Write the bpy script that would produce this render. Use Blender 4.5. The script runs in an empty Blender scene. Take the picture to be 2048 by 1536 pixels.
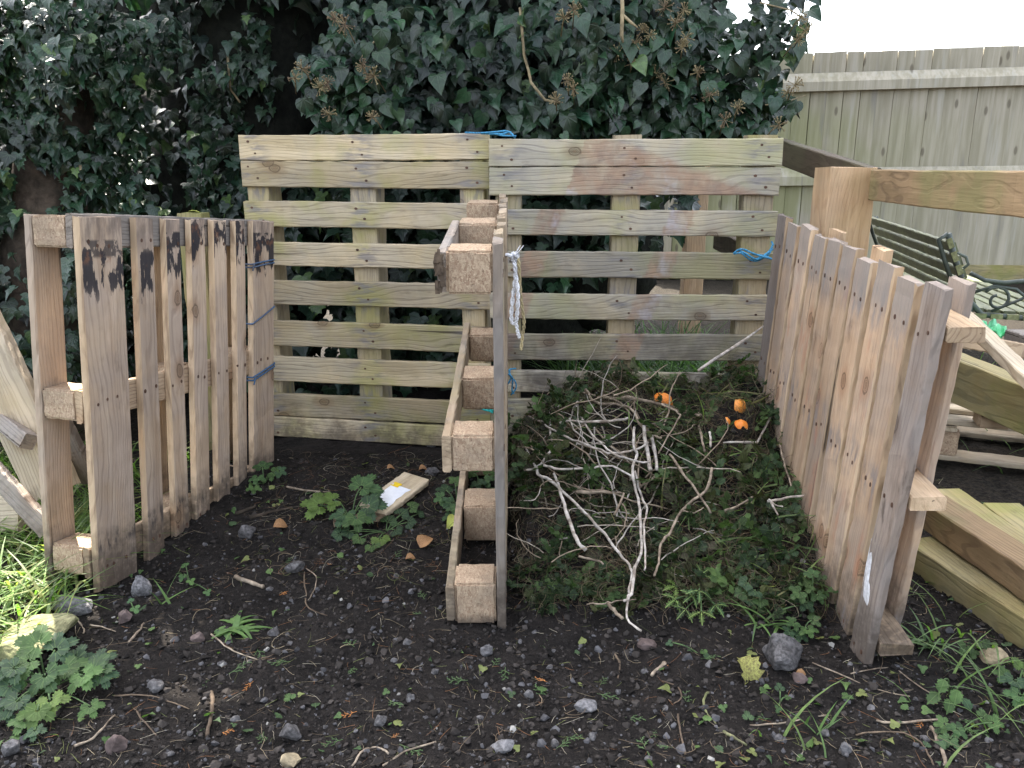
import bpy, bmesh, math, random
import numpy as np
from mathutils import Vector, Matrix

random.seed(7)
RNG = np.random.default_rng(11)
SC = bpy.context.scene
COL = SC.collection
R = math.radians

# ------------------------------------------------------------------ camera, sky, sun, exposure
PITCH, FPX, CAMZ = R(15.0), 1640.0, 1.17
cam = bpy.data.objects.new("camera", bpy.data.cameras.new("camera"))
COL.objects.link(cam)
cam.location = (0, 0, CAMZ)
cam.rotation_euler = (R(90) - PITCH, 0, 0)
cam.data.sensor_width = 36
cam.data.lens = 36 * FPX / 2048
cam.data.clip_end = 400
SC.camera = cam

SUN_DIR = Vector((-0.35, 0.75, 1.22)).normalized()     # towards the sun: behind the ivy, a little left
world = bpy.data.worlds.new("World")
SC.world = world
world.use_nodes = True
wt = world.node_tree
wt.nodes.clear()
sky = wt.nodes.new("ShaderNodeTexSky")
sky.sky_type = 'NISHITA'
sky.sun_disc = False
sky.sun_elevation = math.asin(SUN_DIR.z)
sky.sun_rotation = math.atan2(SUN_DIR.x, SUN_DIR.y)
sky.air_density, sky.dust_density, sky.ozone_density = 1.0, 4.0, 1.0
hs = wt.nodes.new("ShaderNodeHueSaturation")
hs.inputs['Saturation'].default_value = 0.45           # thin white cloud over the blue
bg = wt.nodes.new("ShaderNodeBackground")
bg.inputs['Strength'].default_value = 0.15
wo = wt.nodes.new("ShaderNodeOutputWorld")
wt.links.new(sky.outputs[0], hs.inputs['Color'])
wt.links.new(hs.outputs[0], bg.inputs['Color'])
wt.links.new(bg.outputs[0], wo.inputs['Surface'])

sun = bpy.data.objects.new("sun", bpy.data.lights.new("sun", 'SUN'))
COL.objects.link(sun)
sun.data.energy = 4.5
sun.data.angle = R(0.6)
sun.data.color = (1.0, 0.93, 0.82)
sun.rotation_euler = SUN_DIR.to_track_quat('Z', 'Y').to_euler()
sun.location = (-4, 8, 11)

SC.view_settings.view_transform = 'Standard'
SC.view_settings.look = 'None'
SC.view_settings.exposure = 2.55
SC.view_settings.gamma = 1.0

# ------------------------------------------------------------------ picture ray helpers (only used to measure places)
CP, SP = math.cos(PITCH), math.sin(PITCH)
def ray(px, py):
    v = (768 - py) / FPX
    return Vector(((px - 1024) / FPX, CP + v * SP, -SP + v * CP))
def at(px, py, Y):
    d = ray(px, py)
    return Vector((0, 0, CAMZ)) + d * (Y / d.y)
def zpx(py, Y):
    return at(1024, py, Y).z
def atz(px, py, z=0.0):
    d = ray(px, py)
    return Vector((0, 0, CAMZ)) + d * ((z - CAMZ) / d.z)

# ------------------------------------------------------------------ noise and ground height (numpy)
def _h(ix, iy, s):
    n = (ix.astype(np.int64) * 374761393 + iy.astype(np.int64) * 668265263 + s * 974634211) & 0x7fffffff
    n = ((n ^ (n >> 13)) * 1274126177) & 0x7fffffff
    n = (n ^ (n >> 16)) & 0xffff
    return n / 65535.0
def vnoise(x, y, s=0):
    x = np.asarray(x, float); y = np.asarray(y, float)
    ix, iy = np.floor(x), np.floor(y)
    fx, fy = x - ix, y - iy
    fx = fx * fx * (3 - 2 * fx); fy = fy * fy * (3 - 2 * fy)
    a, b = _h(ix, iy, s), _h(ix + 1, iy, s)
    c, d = _h(ix, iy + 1, s), _h(ix + 1, iy + 1, s)
    return (a * (1 - fx) + b * fx) * (1 - fy) + (c * (1 - fx) + d * fx) * fy
def fbm(x, y, s=0, o=4):
    t = 0; a = .5
    for k in range(o):
        t = t + a * (vnoise(x, y, s + k) - .5); x = x * 2.03; y = y * 2.03; a *= .5
    return t
def ss(a, b, x):
    t = np.clip((np.asarray(x, float) - a) / (b - a), 0, 1)
    return t * t * (3 - 2 * t)
def heapf(x, y):
    fx = ss(-.02, .06, x) * (1 - ss(.88, .98, x))
    fy = ss(1.80, 2.82, y) * (1 - ss(3.0, 3.08, y))
    side = .62 + .38 * ss(.05, .4, x)
    hole = .10 * np.exp(-(((x - .415) / .06) ** 2 + ((y - 2.31) / .08) ** 2))
    return np.maximum(fx * fy * side * (.335 + .24 * fbm(x * 3.2, y * 3.2, 31, 3)) - hole * fx, 0)
def gh(x, y):
    x = np.asarray(x, float); y = np.asarray(y, float)
    near = 1 - ss(6, 10, np.hypot(x, y))
    z = .07 * ss(2.1, 3.0, y) * ss(-1.35, -1.1, x) * (1 - ss(1.0, 1.2, x)) * (1 - ss(4, 6, y))
    z = z + near * (.05 * fbm(x * 2.2, y * 2.2, 3, 3) + .028 * fbm(x * 11, y * 11, 9, 3) + .016 * fbm(x * 45, y * 45, 5, 2))
    hp = heapf(x, y)
    return z + hp * (1 + .5 * fbm(x * 14, y * 14, 77, 2)) + np.minimum(hp * 4, 1) * .05 * fbm(x * 26, y * 26, 78, 2)
def g1(x, y):
    return float(gh(x, y))
def hit(px, py, lift=0.0):
    d = ray(px, py); t = .9; o = Vector((0, 0, CAMZ))
    while t < 14:
        p = o + d * t
        if p.z <= g1(p.x, p.y) + lift:
            return p
        t += .01
    return o + d * t

def surf(px, py):
    """heap surface without the fine bumps"""
    d = ray(px, py); t = .9; o = Vector((0, 0, CAMZ))
    while t < 6:
        p = o + d * t
        if p.z <= float(heapf(p.x, p.y)) + .045: return p
        t += .01
    return o + d * t
PEELS = [surf(1320, 812), surf(1466, 820), surf(1474, 860), surf(1444, 850)]

# ------------------------------------------------------------------ object helpers
WM = {}
def tag(o, label=None, cat=None, group=None, kind=None):
    if label: o["label"] = label
    if cat: o["category"] = cat
    if group: o["group"] = group
    if kind: o["kind"] = kind
    return o
def place(o, parent=None, M=None):
    M = M or Matrix.Identity(4)
    WM[o.name] = M.copy()
    if parent:
        o.parent = parent
        o.matrix_parent_inverse = Matrix.Identity(4)
        o.matrix_local = WM[parent.name].inverted() @ M
    else:
        o.matrix_world = M
    return o
def thing(name, loc, label, cat, group=None):
    o = bpy.data.objects.new(name, None)
    COL.objects.link(o)
    o.empty_display_size = .05
    place(o, None, Matrix.Translation(Vector(loc)))
    return tag(o, label, cat, group)

class MB:
    def __init__(s): s.v = []; s.f = []; s.m = []; s.sm = []
    def add(s, vs, fs, mi=0, smooth=False):
        b = len(s.v); s.v += [tuple(p) for p in vs]
        for f in fs:
            s.f.append([b + i for i in f]); s.m.append(mi); s.sm.append(smooth)
    def box(s, c, size, ax=None, mi=0):
        c = Vector(c); a = ax or (Vector((1, 0, 0)), Vector((0, 1, 0)), Vector((0, 0, 1)))
        h = [k / 2 for k in size]
        vs = [c + a[0] * h[0] * i + a[1] * h[1] * j + a[2] * h[2] * k for i in (-1, 1) for j in (-1, 1) for k in (-1, 1)]
        s.add(vs, [(0, 1, 3, 2), (4, 6, 7, 5), (0, 4, 5, 1), (2, 3, 7, 6), (0, 2, 6, 4), (1, 5, 7, 3)], mi)
    def tube(s, pts, rad, n=6, mi=0, smooth=True, caps=True):
        pts = [Vector(p) for p in pts]; N = len(pts)
        if not hasattr(rad, '__len__'): rad = [rad] * N
        t0 = (pts[1] - pts[0]).normalized()
        up = Vector((0, 0, 1)) if abs(t0.z) < .9 else Vector((1, 0, 0))
        x = t0.cross(up).normalized(); vs = []
        for i, p in enumerate(pts):
            t = (pts[min(i + 1, N - 1)] - pts[max(i - 1, 0)]).normalized()
            x = (x - t * x.dot(t)).normalized(); y = t.cross(x)
            for k in range(n):
                a = 2 * math.pi * k / n
                vs.append(p + (x * math.cos(a) + y * math.sin(a)) * rad[i])
        fs = [(i * n + k, i * n + (k + 1) % n, (i + 1) * n + (k + 1) % n, (i + 1) * n + k) for i in range(N - 1) for k in range(n)]
        if caps: fs += [tuple(range(n - 1, -1, -1)), tuple((N - 1) * n + k for k in range(n))]
        s.add(vs, fs, mi, smooth)
    def ball(s, c, r, mi=0):
        c = Vector(c)
        vs = [c + Vector(p) * r for p in ((1, 0, 0), (-1, 0, 0), (0, 1, 0), (0, -1, 0), (0, 0, 1), (0, 0, -1))]
        s.add(vs, [(0, 2, 4), (2, 1, 4), (1, 3, 4), (3, 0, 4), (2, 0, 5), (1, 2, 5), (3, 1, 5), (0, 3, 5)], mi, True)
    def build(s, name, mats, parent=None, M=None):
        me = bpy.data.meshes.new(name)
        me.from_pydata(s.v, [], s.f)
        if not isinstance(mats, (list, tuple)): mats = [mats]
        for m in mats: me.materials.append(m)
        me.polygons.foreach_set("material_index", s.m)
        me.polygons.foreach_set("use_smooth", s.sm)
        me.update()
        o = bpy.data.objects.new(name, me)
        COL.objects.link(o)
        if M is None and parent is not None:      # vertices given in world space
            return place(o, parent, Matrix.Identity(4))
        return place(o, parent, M)

def recenter(o, p):
    """move a world-space top-level mesh so that its origin is at p"""
    o.data.transform(Matrix.Translation(-Vector(p)))
    return place(o, None, Matrix.Translation(Vector(p)))

class Big:
    """many small copies of templates merged into one numpy mesh with Col and UV"""
    def __init__(s): s.V = []; s.F = []; s.C = []; s.U = []; s.n = 0
    def add(s, tpl, Rm, P, C):
        V, F, U = tpl; N = len(P)
        if N == 0: return
        W = np.einsum('nij,kj->nki', Rm, V) + P[:, None, :]
        k = len(V)
        Fi = (F[None] + (np.arange(N) * k)[:, None, None] + s.n).reshape(-1, 3)
        s.V.append(W.reshape(-1, 3)); s.F.append(Fi)
        s.C.append(np.repeat(C, k, 0)); s.U.append(np.tile(U, (N, 1))); s.n += N * k
    def build(s, name, mat, parent=None, smooth=True):
        V = np.concatenate(s.V); F = np.concatenate(s.F); C = np.concatenate(s.C); U = np.concatenate(s.U)
        me = bpy.data.meshes.new(name)
        me.vertices.add(len(V)); me.vertices.foreach_set("co", V.astype(np.float32).ravel())
        me.loops.add(F.size); me.loops.foreach_set("vertex_index", F.astype(np.int32).ravel())
        me.polygons.add(len(F))
        me.polygons.foreach_set("loop_start", np.arange(0, F.size, 3, dtype=np.int32))
        me.polygons.foreach_set("loop_total", np.full(len(F), 3, dtype=np.int32))
        me.polygons.foreach_set("use_smooth", np.full(len(F), smooth))
        me.materials.append(mat)
        a = me.color_attributes.new("Col", 'FLOAT_COLOR', 'POINT')
        a.data.foreach_set("color", np.concatenate([C, np.ones((len(C), 1))], 1).astype(np.float32).ravel())
        uv = me.uv_layers.new(name="UVMap")
        uv.data.foreach_set("uv", U[F.ravel()].astype(np.float32).ravel())
        me.update(calc_edges=True); me.validate()
        o = bpy.data.objects.new(name, me)
        COL.objects.link(o)
        return place(o, parent, Matrix.Identity(4))

def frames(axis_v, nrm):
    """rotation matrices with columns (u, v, n): v = long axis of the leaf, n = its face"""
    n = nrm / np.linalg.norm(nrm, axis=1, keepdims=True)
    v = axis_v - n * np.sum(axis_v * n, 1, keepdims=True)
    v = v / np.maximum(np.linalg.norm(v, axis=1, keepdims=True), 1e-6)
    u = np.cross(v, n)
    return np.stack([u, v, n], 2)
def rnd(n, a=-1, b=1): return RNG.uniform(a, b, n)
def rvec(n): return RNG.normal(0, 1, (n, 3))

# ------------------------------------------------------------------ material helpers
def newmat(name):
    m = bpy.data.materials.new(name); m.use_nodes = True
    t = m.node_tree; t.nodes.clear()
    out = t.nodes.new("ShaderNodeOutputMaterial")
    return m, t, out
def setin(t, sock, v):
    if isinstance(v, bpy.types.NodeSocket): t.links.new(v, sock)
    elif isinstance(v, (tuple, list)) and len(v) == 3 and sock.type == 'RGBA': sock.default_value = (*v, 1)
    else: sock.default_value = v
def nd(t, typ, ins=None, **props):
    n = t.nodes.new(typ)
    for k, v in props.items(): setattr(n, k, v)
    for k, v in (ins or {}).items(): setin(t, n.inputs[k], v)
    return n
def Mt(t, op, a, b=None, c=None, clamp=False):
    n = t.nodes.new("ShaderNodeMath"); n.operation = op; n.use_clamp = clamp
    for i, v in enumerate((a, b, c)):
        if v is not None: setin(t, n.inputs[i], v)
    return n.outputs[0]
def mixc(t, fac, a, b, blend='MIX'):
    n = t.nodes.new("ShaderNodeMix"); n.data_type = 'RGBA'; n.blend_type = blend
    setin(t, n.inputs[0], fac); setin(t, n.inputs[6], a); setin(t, n.inputs[7], b)
    return n.outputs[2]
def mr(t, x, a, b, c=0.0, d=1.0):
    n = nd(t, "ShaderNodeMapRange", {0: x, 1: a, 2: b, 3: c, 4: d}); n.interpolation_type = 'SMOOTHSTEP'
    return n.outputs[0]
def noise(t, vec, scale, detail=3.0, rough=.55, dist=0.0):
    return nd(t, "ShaderNodeTexNoise", {'Vector': vec, 'Scale': scale, 'Detail': detail, 'Roughness': rough, 'Distortion': dist}).outputs[0]
def vmul(t, v, s):
    return nd(t, "ShaderNodeVectorMath", {0: v, 1: s}, operation='MULTIPLY').outputs[0]
def vadd(t, v, s):
    return nd(t, "ShaderNodeVectorMath", {0: v, 1: s}, operation='ADD').outputs[0]
def bump(t, h, strength, dist):
    return nd(t, "ShaderNodeBump", {'Height': h, 'Strength': strength, 'Distance': dist}).outputs[0]
def princ(t, out, col, rough=.8, normal=None, spec=.3, **kw):
    p = nd(t, "ShaderNodeBsdfPrincipled", {'Base Color': col, 'Roughness': rough, 'Specular IOR Level': spec})
    for k, v in kw.items(): setin(t, p.inputs[k.replace('_', ' ')], v)
    if normal is not None: t.links.new(normal, p.inputs['Normal'])
    t.links.new(p.outputs[0], out.inputs['Surface'])
    return p
def local(t):
    """object coordinates shifted by a different amount for every object"""
    co = nd(t, "ShaderNodeTexCoord").outputs['Object']
    r = nd(t, "ShaderNodeObjectInfo").outputs['Random']
    off = nd(t, "ShaderNodeCombineXYZ", {0: Mt(t, 'MULTIPLY', r, 37.0), 1: Mt(t, 'MULTIPLY', r, 91.0), 2: Mt(t, 'MULTIPLY', r, 13.0)}).outputs[0]
    return co, r, vadd(t, co, off)
def wpos(t): return nd(t, "ShaderNodeNewGeometry").outputs['Position']

def wood(name, lo, hi, dark, green=0.0, grey=0.0, gcol=(.20, .22, .07), greycol=(.27, .26, .24), knots=True, dirt=.35, extra=None, vary=.25, nails=None, mud=.8):
    m, t, out = newmat(name)
    co, r, v = local(t)
    g = noise(t, vmul(t, v, (1.6, 24, 24)), 1.0, 5, .62)
    fine = noise(t, vmul(t, v, (7, 210, 210)), 1.0, 3, .6)
    d = noise(t, vmul(t, v, (1.1, 5, 5)), 1.0, 3, .5)
    xyz = nd(t, "ShaderNodeSeparateXYZ", {0: v})
    ring = Mt(t, 'SINE', Mt(t, 'ADD', Mt(t, 'MULTIPLY', xyz.outputs[1], 420.0), Mt(t, 'MULTIPLY', d, 88.0)))
    ring = mr(t, ring, .35, .95)
    W = wpos(t)
    big = noise(t, W, 3.2, 4, .6)
    big2 = noise(t, vadd(t, W, (7.3, 2.1, 5.5)), 4.7, 4, .6)
    col = mixc(t, mr(t, g, .3, .7), lo, hi)
    col = mixc(t, Mt(t, 'MULTIPLY', ring, mr(t, big2, .38, .62, .12, .62)), col, dark)
    col = mixc(t, mr(t, noise(t, vmul(t, v, (2.2, 9, 9)), 1.0, 3, .55), .5, .68, 0, .45), col, tuple(c * .62 for c in lo))
    col = mixc(t, mr(t, noise(t, vmul(t, vadd(t, v, (3.1, 5.7, 1.3)), (3.0, 11, 11)), 1.0, 4, .6), .55, .68, 0, .55), col, (hi[0] * 1.12, hi[1] * 1.10, hi[2] * 1.12))
    col = mixc(t, mr(t, fine, .55, .8, 0, .35), col, dark)
    if grey: col = mixc(t, Mt(t, 'MULTIPLY', mr(t, big2, .36, .62), grey), col, greycol)
    if green: col = mixc(t, Mt(t, 'MULTIPLY', mr(t, big, .46, .66), green), col, gcol)
    col = mixc(t, Mt(t, 'MULTIPLY', mr(t, noise(t, vmul(t, v, (9, 26, 26)), 1.0, 4, .65), .56, .74), dirt), col, (dark[0] * .6, dark[1] * .6, dark[2] * .6))
    col = mixc(t, mr(t, noise(t, vmul(t, vadd(t, v, (9.1, 2.3, 4.4)), (.8, 52, 52)), 1.0, 2, .5), .69, .73, 0, .75), col, (.035, .025, .018))
    wz = nd(t, "ShaderNodeSeparateXYZ", {0: W}).outputs[2]
    mudf = mr(t, Mt(t, 'SUBTRACT', wz, Mt(t, 'MULTIPLY', noise(t, W, 11, 4, .65), .30)), -.10, .06, mud, 0)
    col = mixc(t, Mt(t, 'MULTIPLY', mudf, mr(t, noise(t, W, 45, 3, .6), .25, .55, .5, 1)), col, (.07, .054, .042))
    bright = mr(t, r, 0, 1, 1 - vary, 1 + vary * .6)
    col = mixc(t, 1.0, col, nd(t, "ShaderNodeCombineColor", {0: bright, 1: bright, 2: bright}).outputs[0], 'MULTIPLY')
    hgt = Mt(t, 'ADD', Mt(t, 'SUBTRACT', g, Mt(t, 'MULTIPLY', ring, .35)), Mt(t, 'MULTIPLY', fine, .6))
    if knots:
        kv = nd(t, "ShaderNodeCombineXYZ", {0: Mt(t, 'MULTIPLY', xyz.outputs[0], 4.6), 1: Mt(t, 'MULTIPLY', xyz.outputs[1], 7.5), 2: 0.0}).outputs[0]
        vo = nd(t, "ShaderNodeTexVoronoi", {'Vector': vadd(t, kv, vmul(t, nd(t, "ShaderNodeCombineXYZ", {0: g, 1: d, 2: 0.0}).outputs[0], (.06, .1, 0))), 'Scale': 1.0}, voronoi_dimensions='2D')
        gate = mr(t, nd(t, "ShaderNodeSeparateColor", {0: vo.outputs['Color']}).outputs[0], .78, .80)
        kd = vo.outputs['Distance']
        kd = Mt(t, 'ADD', kd, Mt(t, 'MULTIPLY', Mt(t, 'SUBTRACT', noise(t, vmul(t, v, (60, 90, 90)), 1.0, 2), .5), .05))
        kn = Mt(t, 'MULTIPLY', gate, mr(t, kd, .05, .10, 1.0, 0.0))
        halo = Mt(t, 'MULTIPLY', gate, mr(t, kd, .08, .30, .55, 0.0))
        col = mixc(t, halo, col, (dark[0] * 1.3, dark[1] * 1.2, dark[2] * 1.1))
        col = mixc(t, Mt(t, 'MULTIPLY', kn, Mt(t, 'ADD', .42, Mt(t, 'MULTIPLY', Mt(t, 'SINE', Mt(t, 'MULTIPLY', kd, 230.0)), .22))), col, tuple(c * .5 for c in dark))
        col = mixc(t, Mt(t, 'MULTIPLY', gate, mr(t, kd, .05, .01, 0, .4)), col, (.24, .14, .08))
        kr = Mt(t, 'MULTIPLY', gate, Mt(t, 'MULTIPLY', mr(t, kd, .075, .09), mr(t, kd, .10, .12, 1, 0)))
        col = mixc(t, Mt(t, 'MULTIPLY', kr, .6), col, (.06, .038, .025))
    if nails:
        lx = nd(t, "ShaderNodeSeparateXYZ", {0: co}).outputs[0]; mm = None
        for q in nails:
            k = mr(t, Mt(t, 'ABSOLUTE', Mt(t, 'SUBTRACT', lx, q)), .01, .10, 1, 0)
            mm = k if mm is None else Mt(t, 'MAXIMUM', mm, k)
        sn = mr(t, noise(t, vmul(t, v, (9, 34, 34)), 1.0, 4, .6), .46, .64)
        col = mixc(t, Mt(t, 'MULTIPLY', Mt(t, 'MULTIPLY', mm, sn), .72), col, (.185, .175, .18))
    if extra: col = extra(t, col, co, v, W)
    princ(t, out, col, .82, bump(t, hgt, .5, .004), .25)
    return m

# ------------------------------------------------------------------ materials
def paint_extra(t, col, co, v, W):
    X = nd(t, "ShaderNodeSeparateXYZ", {0: co}).outputs[0]
    r = nd(t, "ShaderNodeObjectInfo").outputs['Random']
    d = Mt(t, 'ADD', Mt(t, 'SUBTRACT', .52, X), Mt(t, 'MULTIPLY', Mt(t, 'SUBTRACT', r, .55), .13))     # distance below the top end of the slat
    n = noise(t, vmul(t, v, (9, 34, 5)), 1.0, 5, .65)
    n2 = noise(t, vmul(t, v, (4.5, 15, 5)), 1.0, 3, .55)
    env = Mt(t, 'MULTIPLY', mr(t, d, .03, .08), mr(t, d, .14, .29, 1, 0))
    p = mr(t, Mt(t, 'ADD', Mt(t, 'ADD', Mt(t, 'MULTIPLY', n, .45), Mt(t, 'MULTIPLY', n2, .62)), Mt(t, 'MULTIPLY', env, .22)), .735, .76)
    p = Mt(t, 'MULTIPLY', p, env)
    bnd = Mt(t, 'MULTIPLY', Mt(t, 'MULTIPLY', mr(t, d, .040, .05), mr(t, d, .085, .10, 1, 0)), mr(t, noise(t, vmul(t, vadd(t, v, (5, 3, 1)), (14, 20, 5)), 1.0, 4, .65), .47, .53))
    p = Mt(t, 'MAXIMUM', p, Mt(t, 'MULTIPLY', bnd, mr(t, r, .3, .5)))
    rust = Mt(t, 'MULTIPLY', Mt(t, 'MULTIPLY', mr(t, d, .06, .08), mr(t, d, .095, .115, 1, 0)), mr(t, noise(t, vmul(t, v, (24, 26, 3)), 1.0, 3, .6), .52, .66))
    top = Mt(t, 'MULTIPLY', mr(t, Mt(t, 'SUBTRACT', .52, X), .02, .12, .75, 0), mr(t, n, .32, .62))
    col = mixc(t, top, col, (.13, .10, .085))
    col = mixc(t, mr(t, p, 0, 1, 0, .94), col, (.018, .018, .024))
    col = mixc(t, Mt(t, 'MULTIPLY', rust, .6), col, (.19, .085, .045))
    d2 = Mt(t, 'ADD', X, .52)
    low = Mt(t, 'MULTIPLY', Mt(t, 'MULTIPLY', mr(t, d2, .10, .13), mr(t, d2, .15, .18, 1, 0)), mr(t, n, .5, .6))
    col = mixc(t, Mt(t, 'MULTIPLY', low, .75), col, (.03, .028, .03))
    return mixc(t, Mt(t, 'MULTIPLY', mr(t, d2, .0, .12, .6, 0), mr(t, n, .3, .6)), col, (.09, .065, .05))

def stain_extra(t, col, co, v, W):
    s = nd(t, "ShaderNodeSeparateXYZ", {0: W})
    x, z = s.outputs[0], s.outputs[2]
    n = noise(t, W, 38, 3, .6); nb = noise(t, W, 9, 4, .6)
    q = Mt(t, 'ADD', Mt(t, 'SUBTRACT', x, Mt(t, 'MULTIPLY', Mt(t, 'SUBTRACT', z, .95), .36)), Mt(t, 'MULTIPLY', Mt(t, 'SUBTRACT', n, .5), .045))
    def band(c):
        return mr(t, Mt(t, 'ABSOLUTE', Mt(t, 'SUBTRACT', q, c)), .036, .056, 1, 0)
    b = Mt(t, 'MAXIMUM', band(.125), band(.605))
    ztop = mr(t, z, 1.03, 1.05)
    tri = Mt(t, 'MULTIPLY', mr(t, q, .15, .16), mr(t, Mt(t, 'ADD', Mt(t, 'ADD', z, Mt(t, 'MULTIPLY', Mt(t, 'SUBTRACT', x, .4), .36)), Mt(t, 'MULTIPLY', Mt(t, 'SUBTRACT', n, .5), .03)), 1.225, 1.26, 1, 0))
    b = Mt(t, 'MAXIMUM', Mt(t, 'MULTIPLY', b, mr(t, z, 1.03, 1.05, 1, 0)), Mt(t, 'MULTIPLY', ztop, tri))
    brown = mixc(t, mr(t, nb, .42, .6), (.33, .215, .145), (.235, .155, .115))
    brown = mixc(t, mr(t, noise(t, W, 6, 4, .6), .55, .66, 0, .75), brown, (.43, .40, .42))
    col = mixc(t, Mt(t, 'MULTIPLY', b, mr(t, noise(t, W, 14, 4, .65), .32, .62, .35, .85)), col, brown)
    soil = Mt(t, 'MULTIPLY', mr(t, z, .3, .78, 1, 0), mr(t, Mt(t, 'ADD', nb, Mt(t, 'MULTIPLY', n, .25)), .5, .78))
    return mixc(t, Mt(t, 'MULTIPLY', soil, .72), col, (.075, .058, .048))

def red_extra(t, col, co, v, W):
    n = noise(t, vmul(t, v, (4.5, 16, 16)), 1.0, 4, .6)
    col = mixc(t, mr(t, n, .56, .7, 0, .5), col, (.43, .20, .12))
    X = nd(t, "ShaderNodeSeparateXYZ", {0: co}).outputs[0]
    return mixc(t, mr(t, X, .33, .44, 0, .8), col, (.26, .23, .205))

W_GREEN = wood("weathered_green_wood", (.40, .315, .185), (.545, .44, .285), (.17, .12, .065), green=.7, grey=.38, gcol=(.33, .31, .105), greycol=(.36, .335, .285), nails=(-.438, -.01, .418))
W_STAIN = wood("stained_grey_wood", (.37, .31, .205), (.50, .43, .305), (.14, .105, .07), green=.5, grey=.55, gcol=(.31, .31, .14), greycol=(.31, .30, .275), extra=stain_extra, nails=(-.457, -.024, .457))
W_PINK = wood("painted_pink_wood", (.43, .305, .205), (.55, .425, .31), (.22, .145, .09), grey=.5, greycol=(.37, .30, .255), extra=paint_extra, dirt=.35)
W_PINKP = wood("plain_pink_wood", (.45, .335, .235), (.58, .455, .34), (.24, .16, .105), grey=.5, greycol=(.38, .32, .27), dirt=.35)
W_PALE = wood("fresh_pallet_wood", (.48, .335, .205), (.62, .46, .30), (.25, .155, .09), grey=.25, greycol=(.33, .27, .21), dirt=.3)
W_SIDE = wood("reddish_pallet_wood", (.50, .335, .21), (.64, .46, .31), (.27, .155, .09), grey=.65, greycol=(.37, .30, .245), extra=red_extra, dirt=.5, nails=(.40, 0.0, -.40))
W_GREY = wood("old_grey_wood", (.23, .185, .15), (.33, .275, .22), (.10, .075, .06), grey=.6, greycol=(.25, .235, .22), dirt=.5)
W_OLD = wood("rough_grey_brown_wood", (.19, .145, .115), (.31, .25, .205), (.085, .06, .045), grey=.5, greycol=(.25, .225, .21), dirt=.7)
W_MID = wood("brown_runner_wood", (.35, .26, .17), (.48, .37, .25), (.15, .105, .07), green=.35, grey=.4, gcol=(.22, .20, .10), dirt=.45)
W_POST = wood("orange_post_wood", (.36, .23, .125), (.47, .325, .195), (.22, .12, .06), grey=.4, greycol=(.30, .24, .17), green=.2, gcol=(.27, .22, .09), knots=False, dirt=.15)
W_DARK = wood("dark_beam_wood", (.10, .075, .05), (.16, .12, .08), (.05, .035, .025), green=.4, gcol=(.12, .12, .06), knots=False)  # darker brown than the other beams
W_RAIL = wood("greenish_rail_wood", (.27, .185, .10), (.36, .25, .14), (.15, .10, .06), green=.6, gcol=(.20, .20, .08), knots=False, mud=.15)
W_MOSS = wood("mossy_sleeper_wood", (.24, .19, .085), (.34, .275, .125), (.11, .09, .04), green=.7, gcol=(.22, .225, .065), grey=.3, greycol=(.30, .29, .19), knots=False, dirt=.4, mud=.15)
W_SUN = wood("bleached_timber", (.42, .335, .22), (.55, .455, .32), (.20, .145, .09), grey=.4, greycol=(.38, .345, .29), dirt=.4, mud=.15)

def chip_mat():
    m, t, out = newmat("chipboard_block")
    co, r, v = local(t); W = wpos(t)
    vo = nd(t, "ShaderNodeTexVoronoi", {'Vector': vadd(t, vmul(t, v, (160, 260, 120)), vmul(t, nd(t, "ShaderNodeTexNoise", {'Vector': v, 'Scale': 60.0}).outputs[1], (3, 3, 3))), 'Scale': 1.0})
    s = nd(t, "ShaderNodeSeparateColor", {0: vo.outputs['Color']}).outputs[0]
    col = mixc(t, s, (.31, .21, .14), (.48, .365, .25))
    col = mixc(t, mr(t, noise(t, v, 300, 2, .6), .62, .72, 0, .8), col, (.70, .57, .41))
    col = mixc(t, mr(t, noise(t, v, 170, 3, .6), .58, .72, 0, .7), col, (.12, .075, .05))
    col = mixc(t, mr(t, noise(t, W, 10, 4, .6), .45, .68, 0, .5), col, (.24, .19, .14))
    z = nd(t, "ShaderNodeSeparateXYZ", {0: W}).outputs[2]
    col = mixc(t, mr(t, Mt(t, 'ADD', z, Mt(t, 'MULTIPLY', noise(t, W, 22, 3, .6), .06)), .035, .075, .8, 0), col, (.07, .055, .045))
    princ(t, out, col, .9, bump(t, Mt(t, 'ADD', s, noise(t, v, 260, 2)), .6, .003), .15)
    return m
CHIP = chip_mat()

def simple(name, col, rough=.6, var=.2, scale=40, spec=.3, bumpd=.001, dark=None, mscale=8, metallic=0.0):
    m, t, out = newmat(name)
    co, r, v = local(t)
    n = noise(t, v, scale, 4, .6)
    d = dark or tuple(c * .5 for c in col)
    c = mixc(t, mr(t, noise(t, v, mscale, 4, .6), .35, .7), col, d)
    f = mr(t, n, .3, .7, 1 - var, 1 + var)
    c = mixc(t, 1.0, c, nd(t, "ShaderNodeCombineColor", {0: f, 1: f, 2: f}).outputs[0], 'MULTIPLY')
    princ(t, out, c, rough, bump(t, n, .5, bumpd), spec, Metallic=metallic)
    return m
NAIL = simple("rusty_nail", (.11, .06, .04), .7)
BARK = simple("ivy_bark", (.058, .043, .031), .95, .4, 30, bumpd=.01, dark=(.022, .018, .013))
STEM_PALE = simple("pale_ivy_stem", (.34, .27, .16), .8, .3, 60)
HEADM = simple("ivy_flower_stalk", (.27, .22, .115), .8, .3, 60, dark=(.16, .11, .07))
STALK = simple("bleached_stalk", (.47, .43, .385), .85, .4, 50, bumpd=.003, dark=(.27, .22, .175), mscale=22)
STALK_B = simple("brown_stalk", (.29, .235, .175), .9, .4, 50, bumpd=.003, dark=(.14, .105, .075), mscale=22)
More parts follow.
